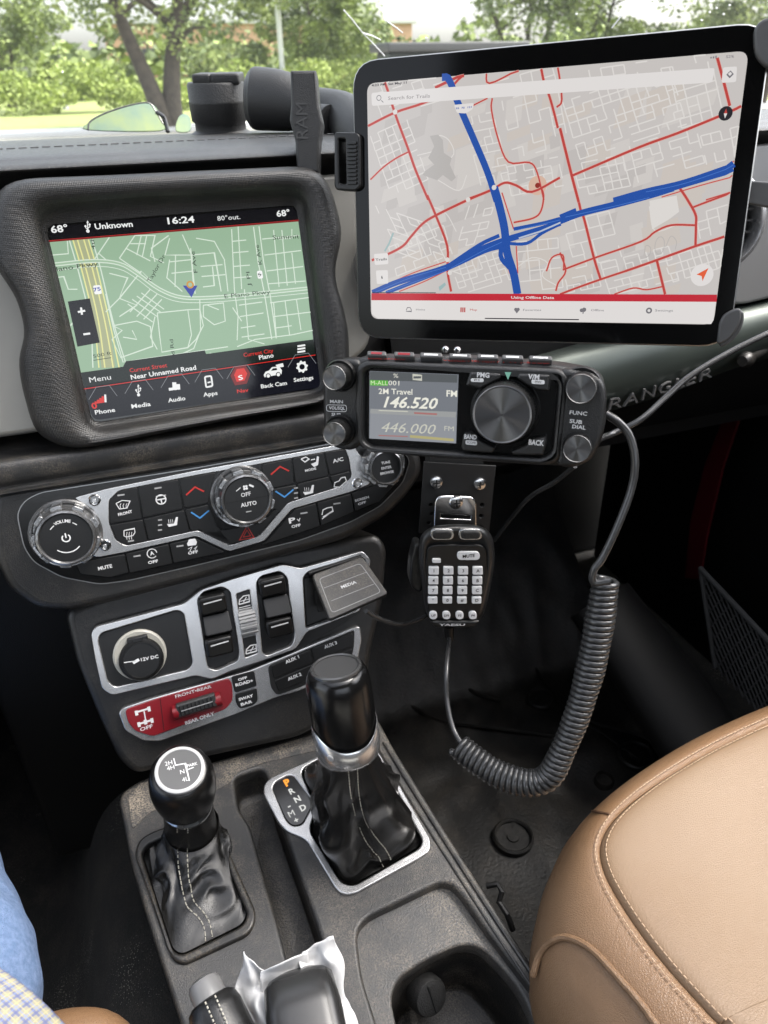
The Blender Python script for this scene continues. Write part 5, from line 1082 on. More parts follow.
# left clamp: a little black frame with a ribbed pad
b = MB(); o_ = [(334, 132), (357, 132.5), (360, 136), (360.5, 187), (356, 191), (336, 190), (334, 186)]; i_ = [(338.5, 139), (345, 139), (346, 184), (339.5, 184)]
b.plate(TB, rc(TB.up(o_, .005), .002, 3), -.010, .005, M_bt, .0012, holes=[rc(TB.up(i_, .005), .001, 3)]); b.build('clamp', hold)
b = MB()
for k in range(11): 
    y = 142 + k*4; a = TB.at(348, y, .005); b2_ = TB.at(357, y+2.4, .005); b.box(TB, a[0], b2_[0], min(a[1], b2_[1]), max(a[1], b2_[1]), .004, .0068, M_bt, .0003)
b.build('ribbed_pad', hold)
b = MB(); b.plate(TB, rc([TB.at(x, y, -.008) for x, y in ((739, 180), (768, 182), (800, 190), (800, 215), (766, 207), (741, 203))], .002), -.014, -.006, M_clp, .001); b.build('clamp', hold)
# arm: short post, ball housing, wing knob, double socket arm behind the tablet
b = MB(); FP = Fr(pd(220, 120, .70), 19, 88); sc_ = .70/750
b.lathe(FP, (0, 0), [(32*sc_, -.050), (30*sc_, -.011), (25*sc_, -.008), (25*sc_, -.002), (27.5*sc_, 0), (28*sc_, .014), (28.4*sc_, .0153), (27.7*sc_, .0165), (27.8*sc_, .029), (26.5*sc_, .031)], M_ram, 56)
for dx, w_ in ((-10*sc_, 9*sc_), (12*sc_, 14*sc_)): b.box(FP, dx-w_, dx+w_, -.018, .018, .029, .038, M_ram, .002)
b.build('mount_post', hold, ang=50)
M_arm = mat('arm_composite', .014, .45, bump=(1500, .4))
b = MB(); b.tube(smooth([pd(246, 98, .66), pd(258, 99, .66), pd(280, 101, .655), pd(300, 106, .65), pd(318, 112, .65)], 5), [.0185*k for k in (.86, 1.05, 1.18, 1.26, 1.30, 1.31, 1.31, 1.30, 1.29, 1.28, 1.26, 1.24, 1.2, 1.16, 1.1, 1.05, 1.02, 1.0, .98, .95, .9)], M_arm, 40, flat=1.02); b.build('ball_socket', hold, ang=60)
b = MB(); b.tube(smooth([pd(318, 112, .65), pd(345, 118, .63), pd(370, 140, .60), pd(420, 160, .57)], 5), .019, M_arm, 24); b.tube([pd(322, 122, .625), pd(330, 123, .62)], .0135, M_arm, 24); b.build('arm', hold, ang=60)
b = MB(); FW = Fr(pd(314, 120, .53), 19, 12); w_ = [(290, 70), (316, 70), (319, 104), (323, 122), (320, 140), (319, 173), (297, 173), (295, 140), (289.5, 120), (291, 104)]
b.plate(FW, rc(FW.up(w_, .010), .001, 2), -.012, .010, M_arm, .0022)
b.text(FW, 'RAM', FW.at(302.5, 121, .010), .0085, .0101, mat('embossed_grey', .045, .4), rot=R_(88), bold=.0, ext=.0004); b.build('wing_knob', hold)

# ================================================================== RADIO HEAD
rad = empty('two_way_radio', RD.W(465, 465, -.02), 'black radio control unit showing frequency digits, one large dial and four small knobs', 'radio')
M_rb = mat('radio_case', .011, .34, bump=(1300, .35)); M_kn = mat('spun_metal', .15, .36, 1.0, aniso=.97); M_kg = mat('knob_side', .012, .35, .3)
ro_ = [(343, 372), (347, 362), (358, 358), (380, 357.5), (470, 359), (560, 366), (592, 372), (603, 380), (607, 396), (606, 425), (601, 445), (590, 462), (575, 469), (540, 468), (440, 461), (372, 455), (356, 449), (350, 440)]
mb = MB(); mb.plate(RD, rc(RD.up(ro_, .004), .003, 4), -.024, .0, M_rb, .004)
# raised central bridge
rc_o = [(356, 366), (366, 361), (560, 369), (569, 378), (560, 460), (548, 466.5), (372, 453), (359, 446), (354, 410)]
rc_h = [(363, 372), (371, 367.5), (550, 376), (558, 384), (552, 452), (543, 458), (370, 447), (362, 440)]
mb.plate(RD, rc(RD.up(rc_o, .007), .003, 4), -.003, .0065, M_rb, .0022, holes=[rc(RD.up(rc_h, .006), .0025, 4)])
mb.build('case', rad, ang=50)
mb = MB(); mb.plate(RD, rc(RD.up(rc_h, .002), .0025, 4), -.001, .0012, M_gl, .0003); mb.build('front_glass', rad)
lcd = [(369.5, 371), (458.5, 374.5), (456, 443.5), (369, 438.5)]
L_bg = glow('lcd_grey', '#767a81', 1, .15); L_b2 = glow('lcd_pale', '#9a9c9c'); L_gr = glow('lcd_green', '#63b04b'); L_wh = glow('lcd_white', '#e9e8dc'); L_dm = glow('lcd_dim', '#c6c6ba'); L_pk = glow('lcd_pink', '#a8706e'); L_yl = glow('lcd_yellow', '#b0a878')
mb = MB(); hL = .0016; mb.plate(RD, RD.up(lcd, hL), .001, hL, L_bg, .0001)
P4 = lambda x, y: (310 + x/4.8, 340 + y/4.8)
def lp4(pts, mt, h=hL+.0001): mb.poly(RD, [RD.at(*P4(*p), hL) for p in pts], h, mt)
lp4([(288, 150), (708, 168), (706, 205), (288, 192)], glow('lcd_top', '#595d60')); lp4([(290, 330), (703, 345), (700, 372), (289, 352)], L_b2, hL+.00012); lp4([(290, 352), (703, 372), (700, 495), (286, 472)], glow('lcd_low', '#8f9298'), hL+.0001); lp4([(288, 192), (375, 194), (374, 220), (288, 218)], L_gr, hL+.0002)
T4 = lambda s_, a, b, cap, mt, bold=.0, shear=0: tpx(mb, RD, s_, P4(*a), P4(*b), cap/1000, mt, hL+.0003, bold, shear)
T4('M-ALL', (291, 206), (372, 208), 2.5, glow('lcd_key', '#d9ecc0')); T4('001', (380, 207), (432, 209), 2.8, L_wh); T4('2M Travel', (330, 247), (492, 251), 3.3, L_wh, .01); T4('FM', (655, 258), (706, 260), 3.6, L_wh, .02)
T4('146.520', (341, 300), (602, 308), 6.4, L_wh, .02, .3); T4('446.000', (336, 420), (597, 432), 6.0, L_dm, .0, .3); T4('FM', (645, 425), (690, 428), 2.8, L_dm); T4('%', (400, 172), (424, 173), 2.4, L_wh); 
mb.ribbon(RD, [RD.at(*P4(*p), hL) for p in ((495, 168), (536, 170), (536, 190), (495, 188))], .0008, hL+.0003, L_dm, True)
for y, m_ in ((338, L_dm), (458, L_pk)): mb.ribbon(RD, [RD.at(*P4(330, y), hL), RD.at(*P4(470, y+5), hL)], .0006, hL+.0002, m_)
mb.ribbon(RD, [RD.at(*P4(500, 350), hL), RD.at(*P4(610, 356), hL)], .0010, hL+.0002, L_pk); mb.ribbon(RD, [RD.at(*P4(480, 462), hL), RD.at(*P4(690, 480), hL)], .0016, hL+.0002, L_yl)
mb.build('display', rad, ang=180)
# corner keys
P5 = lambda x, y: (450 + x/4.518, 340 + y/4.518)
def key(pts, leg):
    b = MB(); b.plate(RD, rc([RD.at(*P5(*p), .008) for p in pts], .001, 3), .001, .008, M_rb, .0012)
    for s_, a, c_, cap in leg: tpx(b, RD, s_, P5(*a), P5(*c_), cap*1.15/1000, M_wh, .0082, .03)
    b.build('key', rad)
key([(70, 205), (90, 145), (228, 152), (228, 175), (150, 215), (140, 222)], [('PMG', (122, 158), (178, 161), 2.3)]); key([(300, 172), (310, 152), (450, 158), (448, 232), (390, 228), (330, 195)], [('V/M', (354, 166), (405, 169), 2.3)])
key([(50, 490), (60, 425), (95, 420), (130, 450), (205, 488), (190, 512), (60, 502)], [('BAND', (64, 437), (120, 441), 2.3)]); key([(272, 505), (340, 478), (375, 450), (430, 440), (435, 470), (420, 522), (285, 520)], [('BACK', (354, 462), (423, 468), 2.6)])
def pill(pts, s_, a, c_):
    b = MB(); b.plate(RD, rc([RD.at(*P5(*p), .0082) for p in pts], .001, 4), .0080, .0083, M_wh, .0001); tpx(b, RD, s_, P5(*a), P5(*c_), .0013, M_bt, .0085, .0); b.build('key_legend', rad)
pill([(94, 174), (152, 174), (152, 191), (94, 189)], 'P1', (112, 181), (134, 182)); pill([(368, 179), (428, 182), (428, 201), (368, 198)], 'MW', (384, 189), (412, 191)); pill([(70, 452), (122, 456), (122, 476), (70, 472)], 'SCOPE', (76, 462), (116, 466))
b = MB(); b.plate(RD, [RD.at(*P5(*p), .0068) for p in ((247, 145), (276, 146), (262, 180))], .0064, .0069, glow('led_teal', '#7fb9a8', .8), .0001); b.build('indicator_light', rad)
def rknob(px, py, rpx, hh, name, base=1.18, knurl=72, dep=.43, off=(0, 0)):
    k = rpx*dep/750*1.02; c = V(RD.at(px, py, hh)); b = MB()
    b.lathe(RD, c, [(k*base*1.06, -.001), (k*base*1.08, .0025), (k*base, .0040), (k*base*.98, .0038)], M_rb, 64, caps=(True, True)); kb_ = b.build(name, rad, ang=50)
    b = MB(); b.lathe(RD, c, [(k*1.10, .0035), (k*1.12, .0045), (k*1.10, hh-.003), (k*1.04, hh-.0012)], M_kg, knurl*2, caps=(False, False), knurl=(0, 2, knurl, k*.035)); b.lathe(RD, c, [(k*1.05, hh-.0012), (k*1.03, hh-.0002), (k*1.0, hh), (k*.96, hh-.0003)], M_kn, 72, caps=(False, False), uvcap=M_kn); b.build('knob_face', kb_, ang=40)
rknob(502, 415, 26.5, .017, 'main_dial', 1.16, 70)
rknob(334, 378, 11.6, .014, 'small_knob', 1.30, 40); rknob(334, 434, 11.6, .014, 'small_knob', 1.30, 40)
rknob(581, 389, 13.5, .012, 'small_knob', 1.35, 40, .415); rknob(577, 449, 13, .012, 'small_knob', 1.35, 40, .415)
b = MB(); 
ear = [(322, 372), (328, 364), (345, 358), (362, 360), (366, 440), (352, 452), (332, 448), (323, 436)]
b.plate(RD, rc(RD.up(ear, .001), .005, 5), -.014, .001, M_rb, .003); b.build('left_ear', rad, ang=50)
b = MB(); ear = [(560, 368), (592, 372), (604, 382), (606.5, 398), (605, 430), (600, 446), (590, 462), (574, 469), (556, 467)]
b.plate(RD, rc(RD.up(ear, .006), .005, 5), -.006, .0055, M_rb, .003)
for s_, x0, y0, x1, y1 in (('FUNC', 569.5, 412.5, 587, 414), ('SUB', 569.5, 421, 582, 422.5), ('DIAL', 572, 426.5, 585.5, 428)): tpx(b, RD, s_, (x0, y0), (x1, y1), .0021, M_wh, .0058, .02)
b.build('right_ear', rad, ang=50)
b = MB()
for s_, x0, y0, x1, y1 in (('MAIN', 330, 401.5, 343, 402), ('VOL/SQL', 329, 408, 345, 408.5), ('SUB', 331.5, 414.5, 341, 415)): tpx(b, RD, s_, (x0, y0), (x1, y1), .0019, M_wh, .0013, .02)
b.ribbon(RD, rc(RD.up([(326.5, 404.8), (346.5, 405.2), (346.5, 411.8), (326.5, 411.2)], .0013), .0015, 4), .0003, .0013, M_wh, True); b.build('knob_legend', rad)
# top keys with glowing legends
FT = Fr(RD.W(470, 358, -.002), 35, 62)
for k, (x0, x1, red_) in enumerate(((367, 386, 1), (394, 414, 1), (420, 442, 0), (449, 471, 0), (477, 498, 0), (502, 523, 0), (529, 552, 0))):
    yk = 352.5 + (x0-367)*.028; b = MB(); b.plate(FT, rc(FT.up([(x0, yk-2.2), (x1, yk-1.6), (x1+.5, yk+3.2), (x0, yk+2.6)], .003), .001, 3), -.002, .003, M_clp, .0008)
    b.ribbon(FT, FT.up([(x0+4, yk+.4), (x1-4, yk+.9)], .0032), .0016 if red_ else .0012, .0033, glow('lit_pink', '#d2505a', .8) if red_ else M_wh)
    b.build('top_key', rad)
b = MB(); G_lr = glow('lit_red', '#c8372c', .9)
for x0, x1, s_ in ((368, 405, 'DUAL RECEIVE'), (443, 500, 'VOICE MEMORY'), (503, 550, 'FTM-500D')): tpx(b, FT, s_, (x0, 358.2 + (x0-367)*.027), (x1, 358.2 + (x1-367)*.027), .0011, G_lr, .0005, .0)
b.build('red_legend', rad)
FT2 = None

# ================================================================== BRACKET, MICROPHONE, CORD
br = empty('radio_bracket', pd(457, 560, .57), 'black perforated steel bracket below the radio with two silver screws', 'bracket')
FB = Fr(pd(457, 500, .555), 12, 6)
b = MB(); hol = [circ(FB.at(x, y, .0), .0017, 10) for x, y in ((431, 505), (432, 514), (482, 505), (481, 516), (480, 527), (429, 523))]
b.plate(FB, FB.up([(424, 462), (496, 466), (489, 535), (419, 533)], .0), -.002, 0, M_dk, .0004, holes=hol); b.build('plate', br)
b = MB(); b.box(FB, -.02, .02, .02, .104, -.02, -.002, M_dk); b.build('upright', br)
M_sc = mat('screw_steel', .62, .22, 1)
def screw(fr, x, y, r, par):
    c = V(fr.at(x, y, .002)); b = MB(); b.lathe(fr, c, [(r, 0), (r, .001), (r*.85, .0022), (r*.5, .0028)], M_sc, 28); b.box(fr, c.x-r*.55, c.x+r*.55, c.y-r*.10, c.y+r*.10, .0026, .0031, M_dk, .0001); b.box(fr, c.x-r*.10, c.x+r*.10, c.y-r*.55, c.y+r*.55, .0026, .0032, M_dk, .0001); b.build('screw', par)
screw(FB, 436.5, 483, .0050, br); screw(FB, 480, 484.5, .0050, br)
for x, y in ((445, 350), (457, 350.5)): screw(Fr(RD.W(x, 350, -.02), 35, 13), x, y, .0022, rad)
cl_ = empty('microphone_clip', pd(456, 520, .552), 'shiny steel hanger plate holding the microphone on the black bracket', 'clip')
b = MB(); co = [(435, 503), (438, 497), (446, 496), (472, 497), (477, 502), (477, 530), (434, 529)]; b.plate(FB, rc(FB.up(co, .006), .0025, 4), .003, .0055, mat('polished_steel', .70, .14, 1), .001, holes=[FB.up([(441, 514.5), (471, 516), (471, 520), (441, 518.5)], .006)]); b.build('hanger_plate', cl_)
screw(Fr(FB.w(0, 0, .005), 12, 6), 456.5, 503, .0052, cl_)

mic = empty('hand_microphone', MC.W(452, 627, 0), 'black handheld microphone with white keypad buttons hanging from the steel clip', 'microphone')
Pm = lambda x, y: (400 + x/5.39, 460 + y/5.39)
mo = [(105, 415), (140, 375), (190, 352), (300, 345), (420, 350), (475, 375), (505, 430), (512, 520), (500, 620), (480, 720), (455, 820), (432, 870), (390, 882), (180, 876), (140, 830), (125, 740), (112, 640), (100, 540)]
RM = soften(radial([Pm(*p) for p in mo], 96, Pm(305, 610)), 2); cen = Pm(305, 610)
def ringm(k, h, dy=0): return [MC.W(cen[0] + (x-cen[0])*k, cen[1] + (y-cen[1])*k + dy, h) for x, y in RM]
mb = MB(); mb.loft([ringm(.80, -.026), ringm(.97, -.018), ringm(1.0, -.006), ringm(1.0, .002), ringm(.975, .007), ringm(.93, .0095), ringm(.87, .0105), ringm(.82, .0100), ringm(.78, .0088)], mat('mic_case', .014, .28, bump=(1500, .2)), True, True); bd = mb.build('mic_body', mic, ang=60)
b = MB(); pf = [(150, 470), (190, 455), (430, 455), (465, 480), (468, 620), (450, 740), (425, 855), (160, 850), (140, 740), (138, 560)]
b.plate(MC, rc([MC.at(*Pm(*p), .0105) for p in pf], .004, 5), .008, .0108, M_bt, .0008); b.build('keypad_plate', mic)
def mkey(x, y, w_, hh, s_, rnd_=.0008, cap=.0016, name='keypad_button'):
    b = MB(); b.plate(MC, rc([MC.at(*Pm(x+dx*w_/2, y+dy*hh/2), .0125) for dx, dy in ((-1, -1), (1, -1), (1, 1), (-1, 1))], rnd_, 4), .0105, .0125, mat('white_key', .66, .45), .0004)
    if s_: b.text(MC, s_, MC.at(*Pm(x, y), .0127), cap, .0128, M_bt, bold=.02)
    b.build(name, mic)
for r_, row in enumerate(('123A', '456B', '789C', '*0#D')):
    for c_, ch in enumerate(row): mkey(183 + c_*79 - r_*2, 598 + r_*53, 54 - r_*1.2, 42 if r_ < 3 else 36, ch, .0008, .0024)
for k, ch in enumerate(('UP', 'DN', 'P3', 'P4')): mkey(180 + k*71, 839, 42, 42, ch, .0035, .0018, 'round_button')
mkey(370, 518, 122, 44, 'MUTE', .004, .0024, 'mute_button'); mkey(198, 545, 46, 22, '', .0008, .0018, 'small_button')
for x in (228, 380):
    b = MB(); b.plate(MC, rc([MC.at(*Pm(x+dx*64, 403+dy*31), .0112) for dx, dy in ((-1, -1), (1, -1), (1, 1), (-1, 1))], .0055, 6), .0085, .0112, mat('oval_silver', .35, .25, .9), .0008); b.plate(MC, rc([MC.at(*Pm(x+dx*52, 405+dy*22), .012) for dx, dy in ((-1, -1), (1, -1), (1, 1), (-1, 1))], .004, 5), .008, .0125, M_rub, .0012); b.lathe(MC, MC.at(*Pm(x, 405), .0115), [(.0072, .0095), (.0072, .0112)], M_clp, 24) if False else None; b.build('top_button', mic)
b = MB(); b.plate(MC, rc([MC.at(*Pm(*p), -.003) for p in ((78, 450), (110, 445), (130, 520), (132, 650), (115, 710), (66, 695), (48, 640), (56, 540))], .003, 4), -.014, -.001, M_bt, .002); b.build('talk_switch', mic)
b = MB(); tpx(b, MC, 'YAESU', Pm(212, 889), Pm(352, 889), .0018, mat('brand_print', .55, .5), .0125, .03); b.plate(MC, rc([MC.at(*Pm(*p), .012) for p in ((160, 868), (430, 868), (400, 905), (190, 905))], .001, 3), -.010, .0122, M_bt, .0015); b.build('name_plate', mic)
# cord: boot, straight lead, coil, straight lead up to the radio
crd = empty('coiled_cord', pd(540, 790, .5), 'dark grey coiled microphone cord hanging in a loop from the radio', 'cord')
M_crd = mat('cord_rubber', .030, .26, .0, bump=(900, .15), coat=.3)
b = MB(); b.tube([MC.W(449, 626, -.004), MC.W(449.5, 640, -.004)], [.0038, .003], M_bt, 16); b.build('strain_relief', mic)
b = MB(); lead = smooth([MC.W(449.5, 636, -.004), pd(446.5, 668, .528), pd(447, 700, .52), pd(453, 728, .512), pd(462, 745, .505)], 8); b.tube(lead, .0019, M_crd, 10); b.build('lead', crd)
path = smooth([pd(458, 745, .505), pd(472, 757, .500), pd(500, 775, .492), pd(528, 783, .485), pd(548, 777, .480), pd(562, 752, .475), pd(577, 715, .47), pd(590, 670, .465), pd(599, 625, .46), pd(606, 578, .455)], 30)
L_ = [0]
for a, b_2 in zip(path, path[1:]): L_.append(L_[-1] + (b_2-a).length)
tot = L_[-1]; turns = 54; NS = turns*14; pts = []; x_ = None
import bisect
for i in range(NS+1):
    s_ = tot*i/NS; j = min(max(bisect.bisect_left(L_, s_), 1), len(L_)-1); f_ = (s_-L_[j-1])/max(L_[j]-L_[j-1], 1e-9); P = path[j-1].lerp(path[j], f_); T_ = (path[j]-path[j-1]).normalized()
    if x_ is None: x_ = T_.cross(V((0, 0, 1))).normalized()
    x_ = (x_ - T_*x_.dot(T_)).normalized(); y_ = T_.cross(x_); a = 2*math.pi*turns*i/NS; R__ = .0068 + .0006*math.sin(i*.013) + .0002*math.sin(i*.05)
    pts.append(P + x_*math.cos(a)*R__ + y_*math.sin(a)*R__)
b = MB(); b.tube(pts, .0021, M_crd, 9); b.build('coil', crd, ang=180)
up1 = smooth([pts[-1], pd(594, 582, .45), pd(594, 570, .447), pd(603, 557, .445), pd(618, 525, .44), pd(631, 490, .436), pd(635, 462, .432), pd(630, 437, .43), pd(618, 422, .43), pd(606, 414, .432)], 8)
b = MB(); b.tube(up1, .0024, M_crd, 12); b.build('lead', crd)
b = MB(); b.tube(smooth([pd(366, 611, .50), pd(378, 618, .51), pd(396, 624, .53), pd(412, 622, .545), pd(428, 614, .555), pd(445, 600, .58)], 8), .0017, M_crd, 10); 
b.build('charging_cable', None, base=pd(366, 611, .5), label='thin dark cable plugged under the open media door and running behind the microphone', cat='cable')
b = MB(); b.tube(smooth([pd(585, 452, .47), pd(598, 440, .48), pd(612, 434, .50), pd(640, 420, .50), pd(665, 398, .505), pd(690, 376, .51), pd(730, 352, .515), pd(775, 330, .52), pd(840, 300, .53)], 8), .0022, M_crd, 10)
b.build('power_cable', None, base=pd(600, 440, .50), label='grey cable slanting across the raised letters of the dash panel on the right', cat='cable')
b = MB(); b.tube(smooth([pd(575, 466, .50), pd(555, 482, .53), pd(530, 497, .56), pd(510, 520, .60), pd(495, 540, .66)], 6), .0018, M_crd, 8); b.build('antenna_cable', None, base=pd(560, 470, .5), label='thin black cable trailing down behind the lower right corner of the radio', cat='cable')
# ================================================================== SUNGLASSES, WINDSCREEN
sg = empty('sunglasses', pd(130, 130, .85), 'sunglasses with a yellow green reflection coloured into the lenses, lying on the dashboard', 'sunglasses')
M_len = mat('green_reflection_lens', (.13, .17, .06), .25, .3, var=((.03, .09, .11), 18)); FS = Fr(pd(135, 118, .86), -10, 35)  # yellow-green reflection put into the lens base colour
b = MB(); L1 = [FS.at(*p) for p in ((88, 130), (90, 122), (104, 114), (128, 106), (148, 103), (158, 110), (162, 122), (160, 131))]; b.plate(FS, [tuple(p) for p in smooth(L1, 4, True)], -.001, .0005, M_len, .0004); b.build('lens', sg)
b = MB(); b.tube(smooth([FS.W(*p) for p in ((88, 130), (90, 122), (104, 114), (128, 106), (148, 103), (156, 112), (163, 124))], 5), .0011, M_gl, 8); b.tube(smooth([FS.W(*p) for p in ((156, 112), (164, 118), (168, 132))], 5), .0026, M_gl, 8); b.build('frame', sg)
b = MB(); L1 = [FS.at(*p) for p in ((176, 131), (178, 118), (184, 114), (190, 118), (190, 131))]; b.plate(FS, [tuple(p) for p in smooth(L1, 4, True)], -.001, .0005, M_len, .0004); b.build('lens', sg)
M = bpy.data.materials.new('windscreen_glass'); M.use_nodes = True; t = M.node_tree; t.nodes.clear(); o = t.nodes.new('ShaderNodeOutputMaterial'); mx = t.nodes.new('ShaderNodeMixShader'); tr_ = t.nodes.new('ShaderNodeBsdfTransparent'); g_ = t.nodes.new('ShaderNodeBsdfGlossy'); tr_.inputs[0].default_value = (.93, .95, .93, 1); g_.inputs['Roughness'].default_value = .02
df = t.nodes.new('ShaderNodeBsdfDiffuse'); df.inputs[0].default_value = (.8, .8, .78, 1); ad = t.nodes.new('ShaderNodeMixShader'); nd = t.nodes.new('ShaderNodeTexNoise'); nd.inputs['Scale'].default_value = 3; md_ = t.nodes.new('ShaderNodeMath'); md_.operation = 'MULTIPLY'; md_.inputs[1].default_value = .13   # pale dirt film standing in for glare that washes out the view
t.links.new(nd.outputs[0], md_.inputs[0]); t.links.new(md_.outputs[0], ad.inputs[0])
fr_ = t.nodes.new('ShaderNodeFresnel'); fr_.inputs[0].default_value = 1.3; t.links.new(fr_.outputs[0], mx.inputs[0]); t.links.new(tr_.outputs[0], mx.inputs[1]); t.links.new(g_.outputs[0], mx.inputs[2]); t.links.new(mx.outputs[0], ad.inputs[1]); t.links.new(df.outputs[0], ad.inputs[2]); t.links.new(ad.outputs[0], o.inputs[0])
ws = empty('windscreen', (0, 1.03, 1.40), 'clear windscreen glass with a thin white crack above the tablet', 'windscreen')
WY = lambda z: 1.03 - (z - 1.40)*.35
b = MB(); b.loft([[V((-1.0, WY(1.38), 1.38)), V((.95, WY(1.38), 1.38))], [V((-1.0, WY(1.98), 1.98)), V((.95, WY(1.98), 1.98))]], M, close=False); b.build('glass_pane', ws)
n_ws = V((0, -1, -.35)).normalized()
def wsp(px, py):
    d = ray(px, py); k = (1.03 + .35*(1.40-CAM.z))/(d.y + .35*d.z); return CAM + d*k - V((0, .002, 0))
M_crk = mat('crack_glint_white', .8, .4)
for pts in ([(343, 10), (352, 20), (362, 33), (372, 43), (384, 56)], [(362, 33), (372, 36), (380, 40)], [(635, 0), (622, 14), (611, 28)], [(384, 20), (396, 28), (402, 33)]):
    b = MB(); b.tube([wsp(*p) for p in pts], .0007, M_crk, 4); b.build('crack', ws)
for x, y in ((425, 38), (424, 12), (62, 72), (575, 14), (715, 8), (722, 14), (708, 12), (728, 5), (700, 20)): b = MB(); b.tube([wsp(x, y), wsp(x+1.2, y+.6)], .0011, M_crk, 5); b.build('chip_and_glint', ws)  # pale specks; the upper right cluster draws a reflection in the glass

# ================================================================== OUTSIDE
M_grass = mat('grass', (.22, .27, .07), .9, var=((.30, .33, .12), 3)); M_road = mat('concrete_road', (.25, .24, .21), .85, var=((.31, .30, .26), 2))
def gp(px, py): return pz(px, py, 0)
b = MB(); b.add([V((-300, -60, 0)), V((300, -60, 0)), V((300, 400, 0)), V((-300, 400, 0))], [(0, 1, 2, 3)], M_road); b.build('ground', None, kind='structure')
b = MB(); b.add([V((-300, 27, .02)), V((300, 27, .02)), V((300, 400, .02)), V((-300, 400, .02))], [(0, 1, 2, 3)], M_grass); b.build('grass_verge', None, kind='structure')
b = MB(); b.add([V((-300, 25.2, .10)), V((300, 25.2, .10)), V((300, 27, .10)), V((-300, 27, .10)), V((-300, 25.2, 0)), V((300, 25.2, 0))], [(0, 1, 2, 3), (4, 5, 1, 0)], mat('kerb_concrete', .5, .8)); b.build('kerb', None, kind='structure')
M_bark = mat('bark', (.075, .062, .048), .9, bump=(30, 1), var=((.045, .038, .03), 6))
M_lf = [mat('leaf_olive', (.16, .205, .06), .6), mat('leaf_light', (.26, .32, .09), .6), mat('leaf_dark', (.10, .135, .045), .6)]
for q_ in M_lf:
    bs = q_.node_tree.nodes['Principled BSDF']; bs.inputs['Transmission Weight'].default_value = 0; bs.inputs['Subsurface Weight'].default_value = 0
def crown_mesh(blobs, count, leaf, seed, mats=None):
    r = random.Random(seed); b = MB(); mats = mats or M_lf
    for k in range(count):
        c, rx, rz = blobs[r.randrange(len(blobs))]
        while True:
            p = V((r.uniform(-1, 1), r.uniform(-1, 1), r.uniform(-1, 1)))
            if .25 < p.length < 1: break
        if r.random() < .55: p = p.normalized()*r.uniform(.75, 1.02)
        p = V(c) + V((p.x*rx, p.y*rx, p.z*rz)); s_ = leaf*r.uniform(.6, 1.4)
        u = V((r.uniform(-1, 1), r.uniform(-1, 1), r.uniform(-.6, .6))).normalized(); v = u.cross(V((r.uniform(-1, 1), r.uniform(-1, 1), r.uniform(-1, 1)))).normalized()
        nz_ = noise.noise(p*1.1); mt = mats[1] if nz_ > .10 else (mats[2] if nz_ < -.16 else mats[0])
        b.add([p - u*s_ - v*s_*.5, p + u*s_*.2 - v*s_*.6, p + u*s_, p + u*s_*.1 + v*s_*.6], [(0, 1, 2, 3)], mt)
    return b
def tree(loc, h, spread, limbs, seed, label, count=5200, leaf=.13, low=.35, group='trees beyond the windscreen', cz=None):
    r = random.Random(seed); root = empty('tree', loc, label, 'tree', group); base = V(loc); tb = MB(); blobs = []
    for (dx, dy, lean, rad_) in limbs:
        p0 = base + V((dx*.15, dy*.15, -.1)); tip = base + V((dx + lean, dy, h*.72)); mid = base + V((dx*.8 + lean*.35, dy*.6, h*.34))
        P = smooth([p0, p0.lerp(mid, .5) + V((r.uniform(-.08, .08), 0, 0)), mid, mid.lerp(tip, .5) + V((r.uniform(-.2, .2), 0, 0)), tip], 4)
        tb.tube(P, [rad_*(1 - .8*i/(len(P)-1)) for i in range(len(P))], M_bark, 10)
        for k in range(6):
            s_ = P[int(len(P)*r.uniform(.4, .95))]; e_ = s_ + V((r.uniform(-1, 1)*spread*.7, r.uniform(-1, 1)*spread*.7, r.uniform(.1, .5)*h*.4)); tb.tube(smooth([s_, s_.lerp(e_, .5) + V((0, 0, .25)), e_], 3), [rad_*.30, rad_*.25, rad_*.22, rad_*.18, rad_*.14, rad_*.1, rad_*.06], M_bark, 6); blobs.append((e_, spread*.38, spread*.28))
    tb.build('trunk', root)
    for k in range(12):
        a = r.uniform(0, 6.28); q_ = r.uniform(.1, 1)**.5*spread; blobs.append((base + V((math.cos(a)*q_, math.sin(a)*q_, h*r.uniform(low, .95))), spread*r.uniform(.20, .34), spread*r.uniform(.13, .24)))
    crown_mesh(blobs, int(count*2.1), leaf*.66, seed).build('crown', root, ang=180)
    return root
tree(gp(172, 130), 7.5, 3.6, [(-.55, 0, -1.3, .30), (.35, .2, .6, .32)], 5, 'large tree with a forked brown trunk left of the arm mount post', 6500, .13, .52)
tree(gp(14, 112), 6.5, 2.8, [(0, 0, -.3, .20), (.3, 0, .5, .12)], 8, 'smaller dark trunked tree at the far left of the windscreen', 4000, .14, .44)
tree(gp(345, 108)+V((0, 6, 0)), 7.0, 3.4, [(0, 0, .2, .16)], 12, 'bushy green tree behind the top left corner of the tablet', 5000, .15, .24)
tree(gp(420, 108)+V((0, 12, 0)), 8.0, 3.8, [(0, 0, .2, .16)], 23, 'bright green tree behind the middle of the tablet top edge', 4500, .17, .24)
tree(gp(520, 104), 8.0, 4.2, [(-.8, 0, -1.6, .17), (.1, 0, .3, .16), (.9, 0, 1.2, .17)], 31, 'tree with three slender leaning trunks rising above the tablet', 4500, .14, .46)
tree(gp(640, 106)+V((0, 4, 0)), 7.5, 4.0, [(0, 0, .2, .2), (.5, 0, .8, .14)], 44, 'full leafy tree above the right half of the tablet', 5500, .15, .24)
tree(gp(760, 106), 7.0, 3.6, [(0, 0, .2, .2)], 52, 'leafy tree at the upper right corner of the view', 4200, .15, .27)
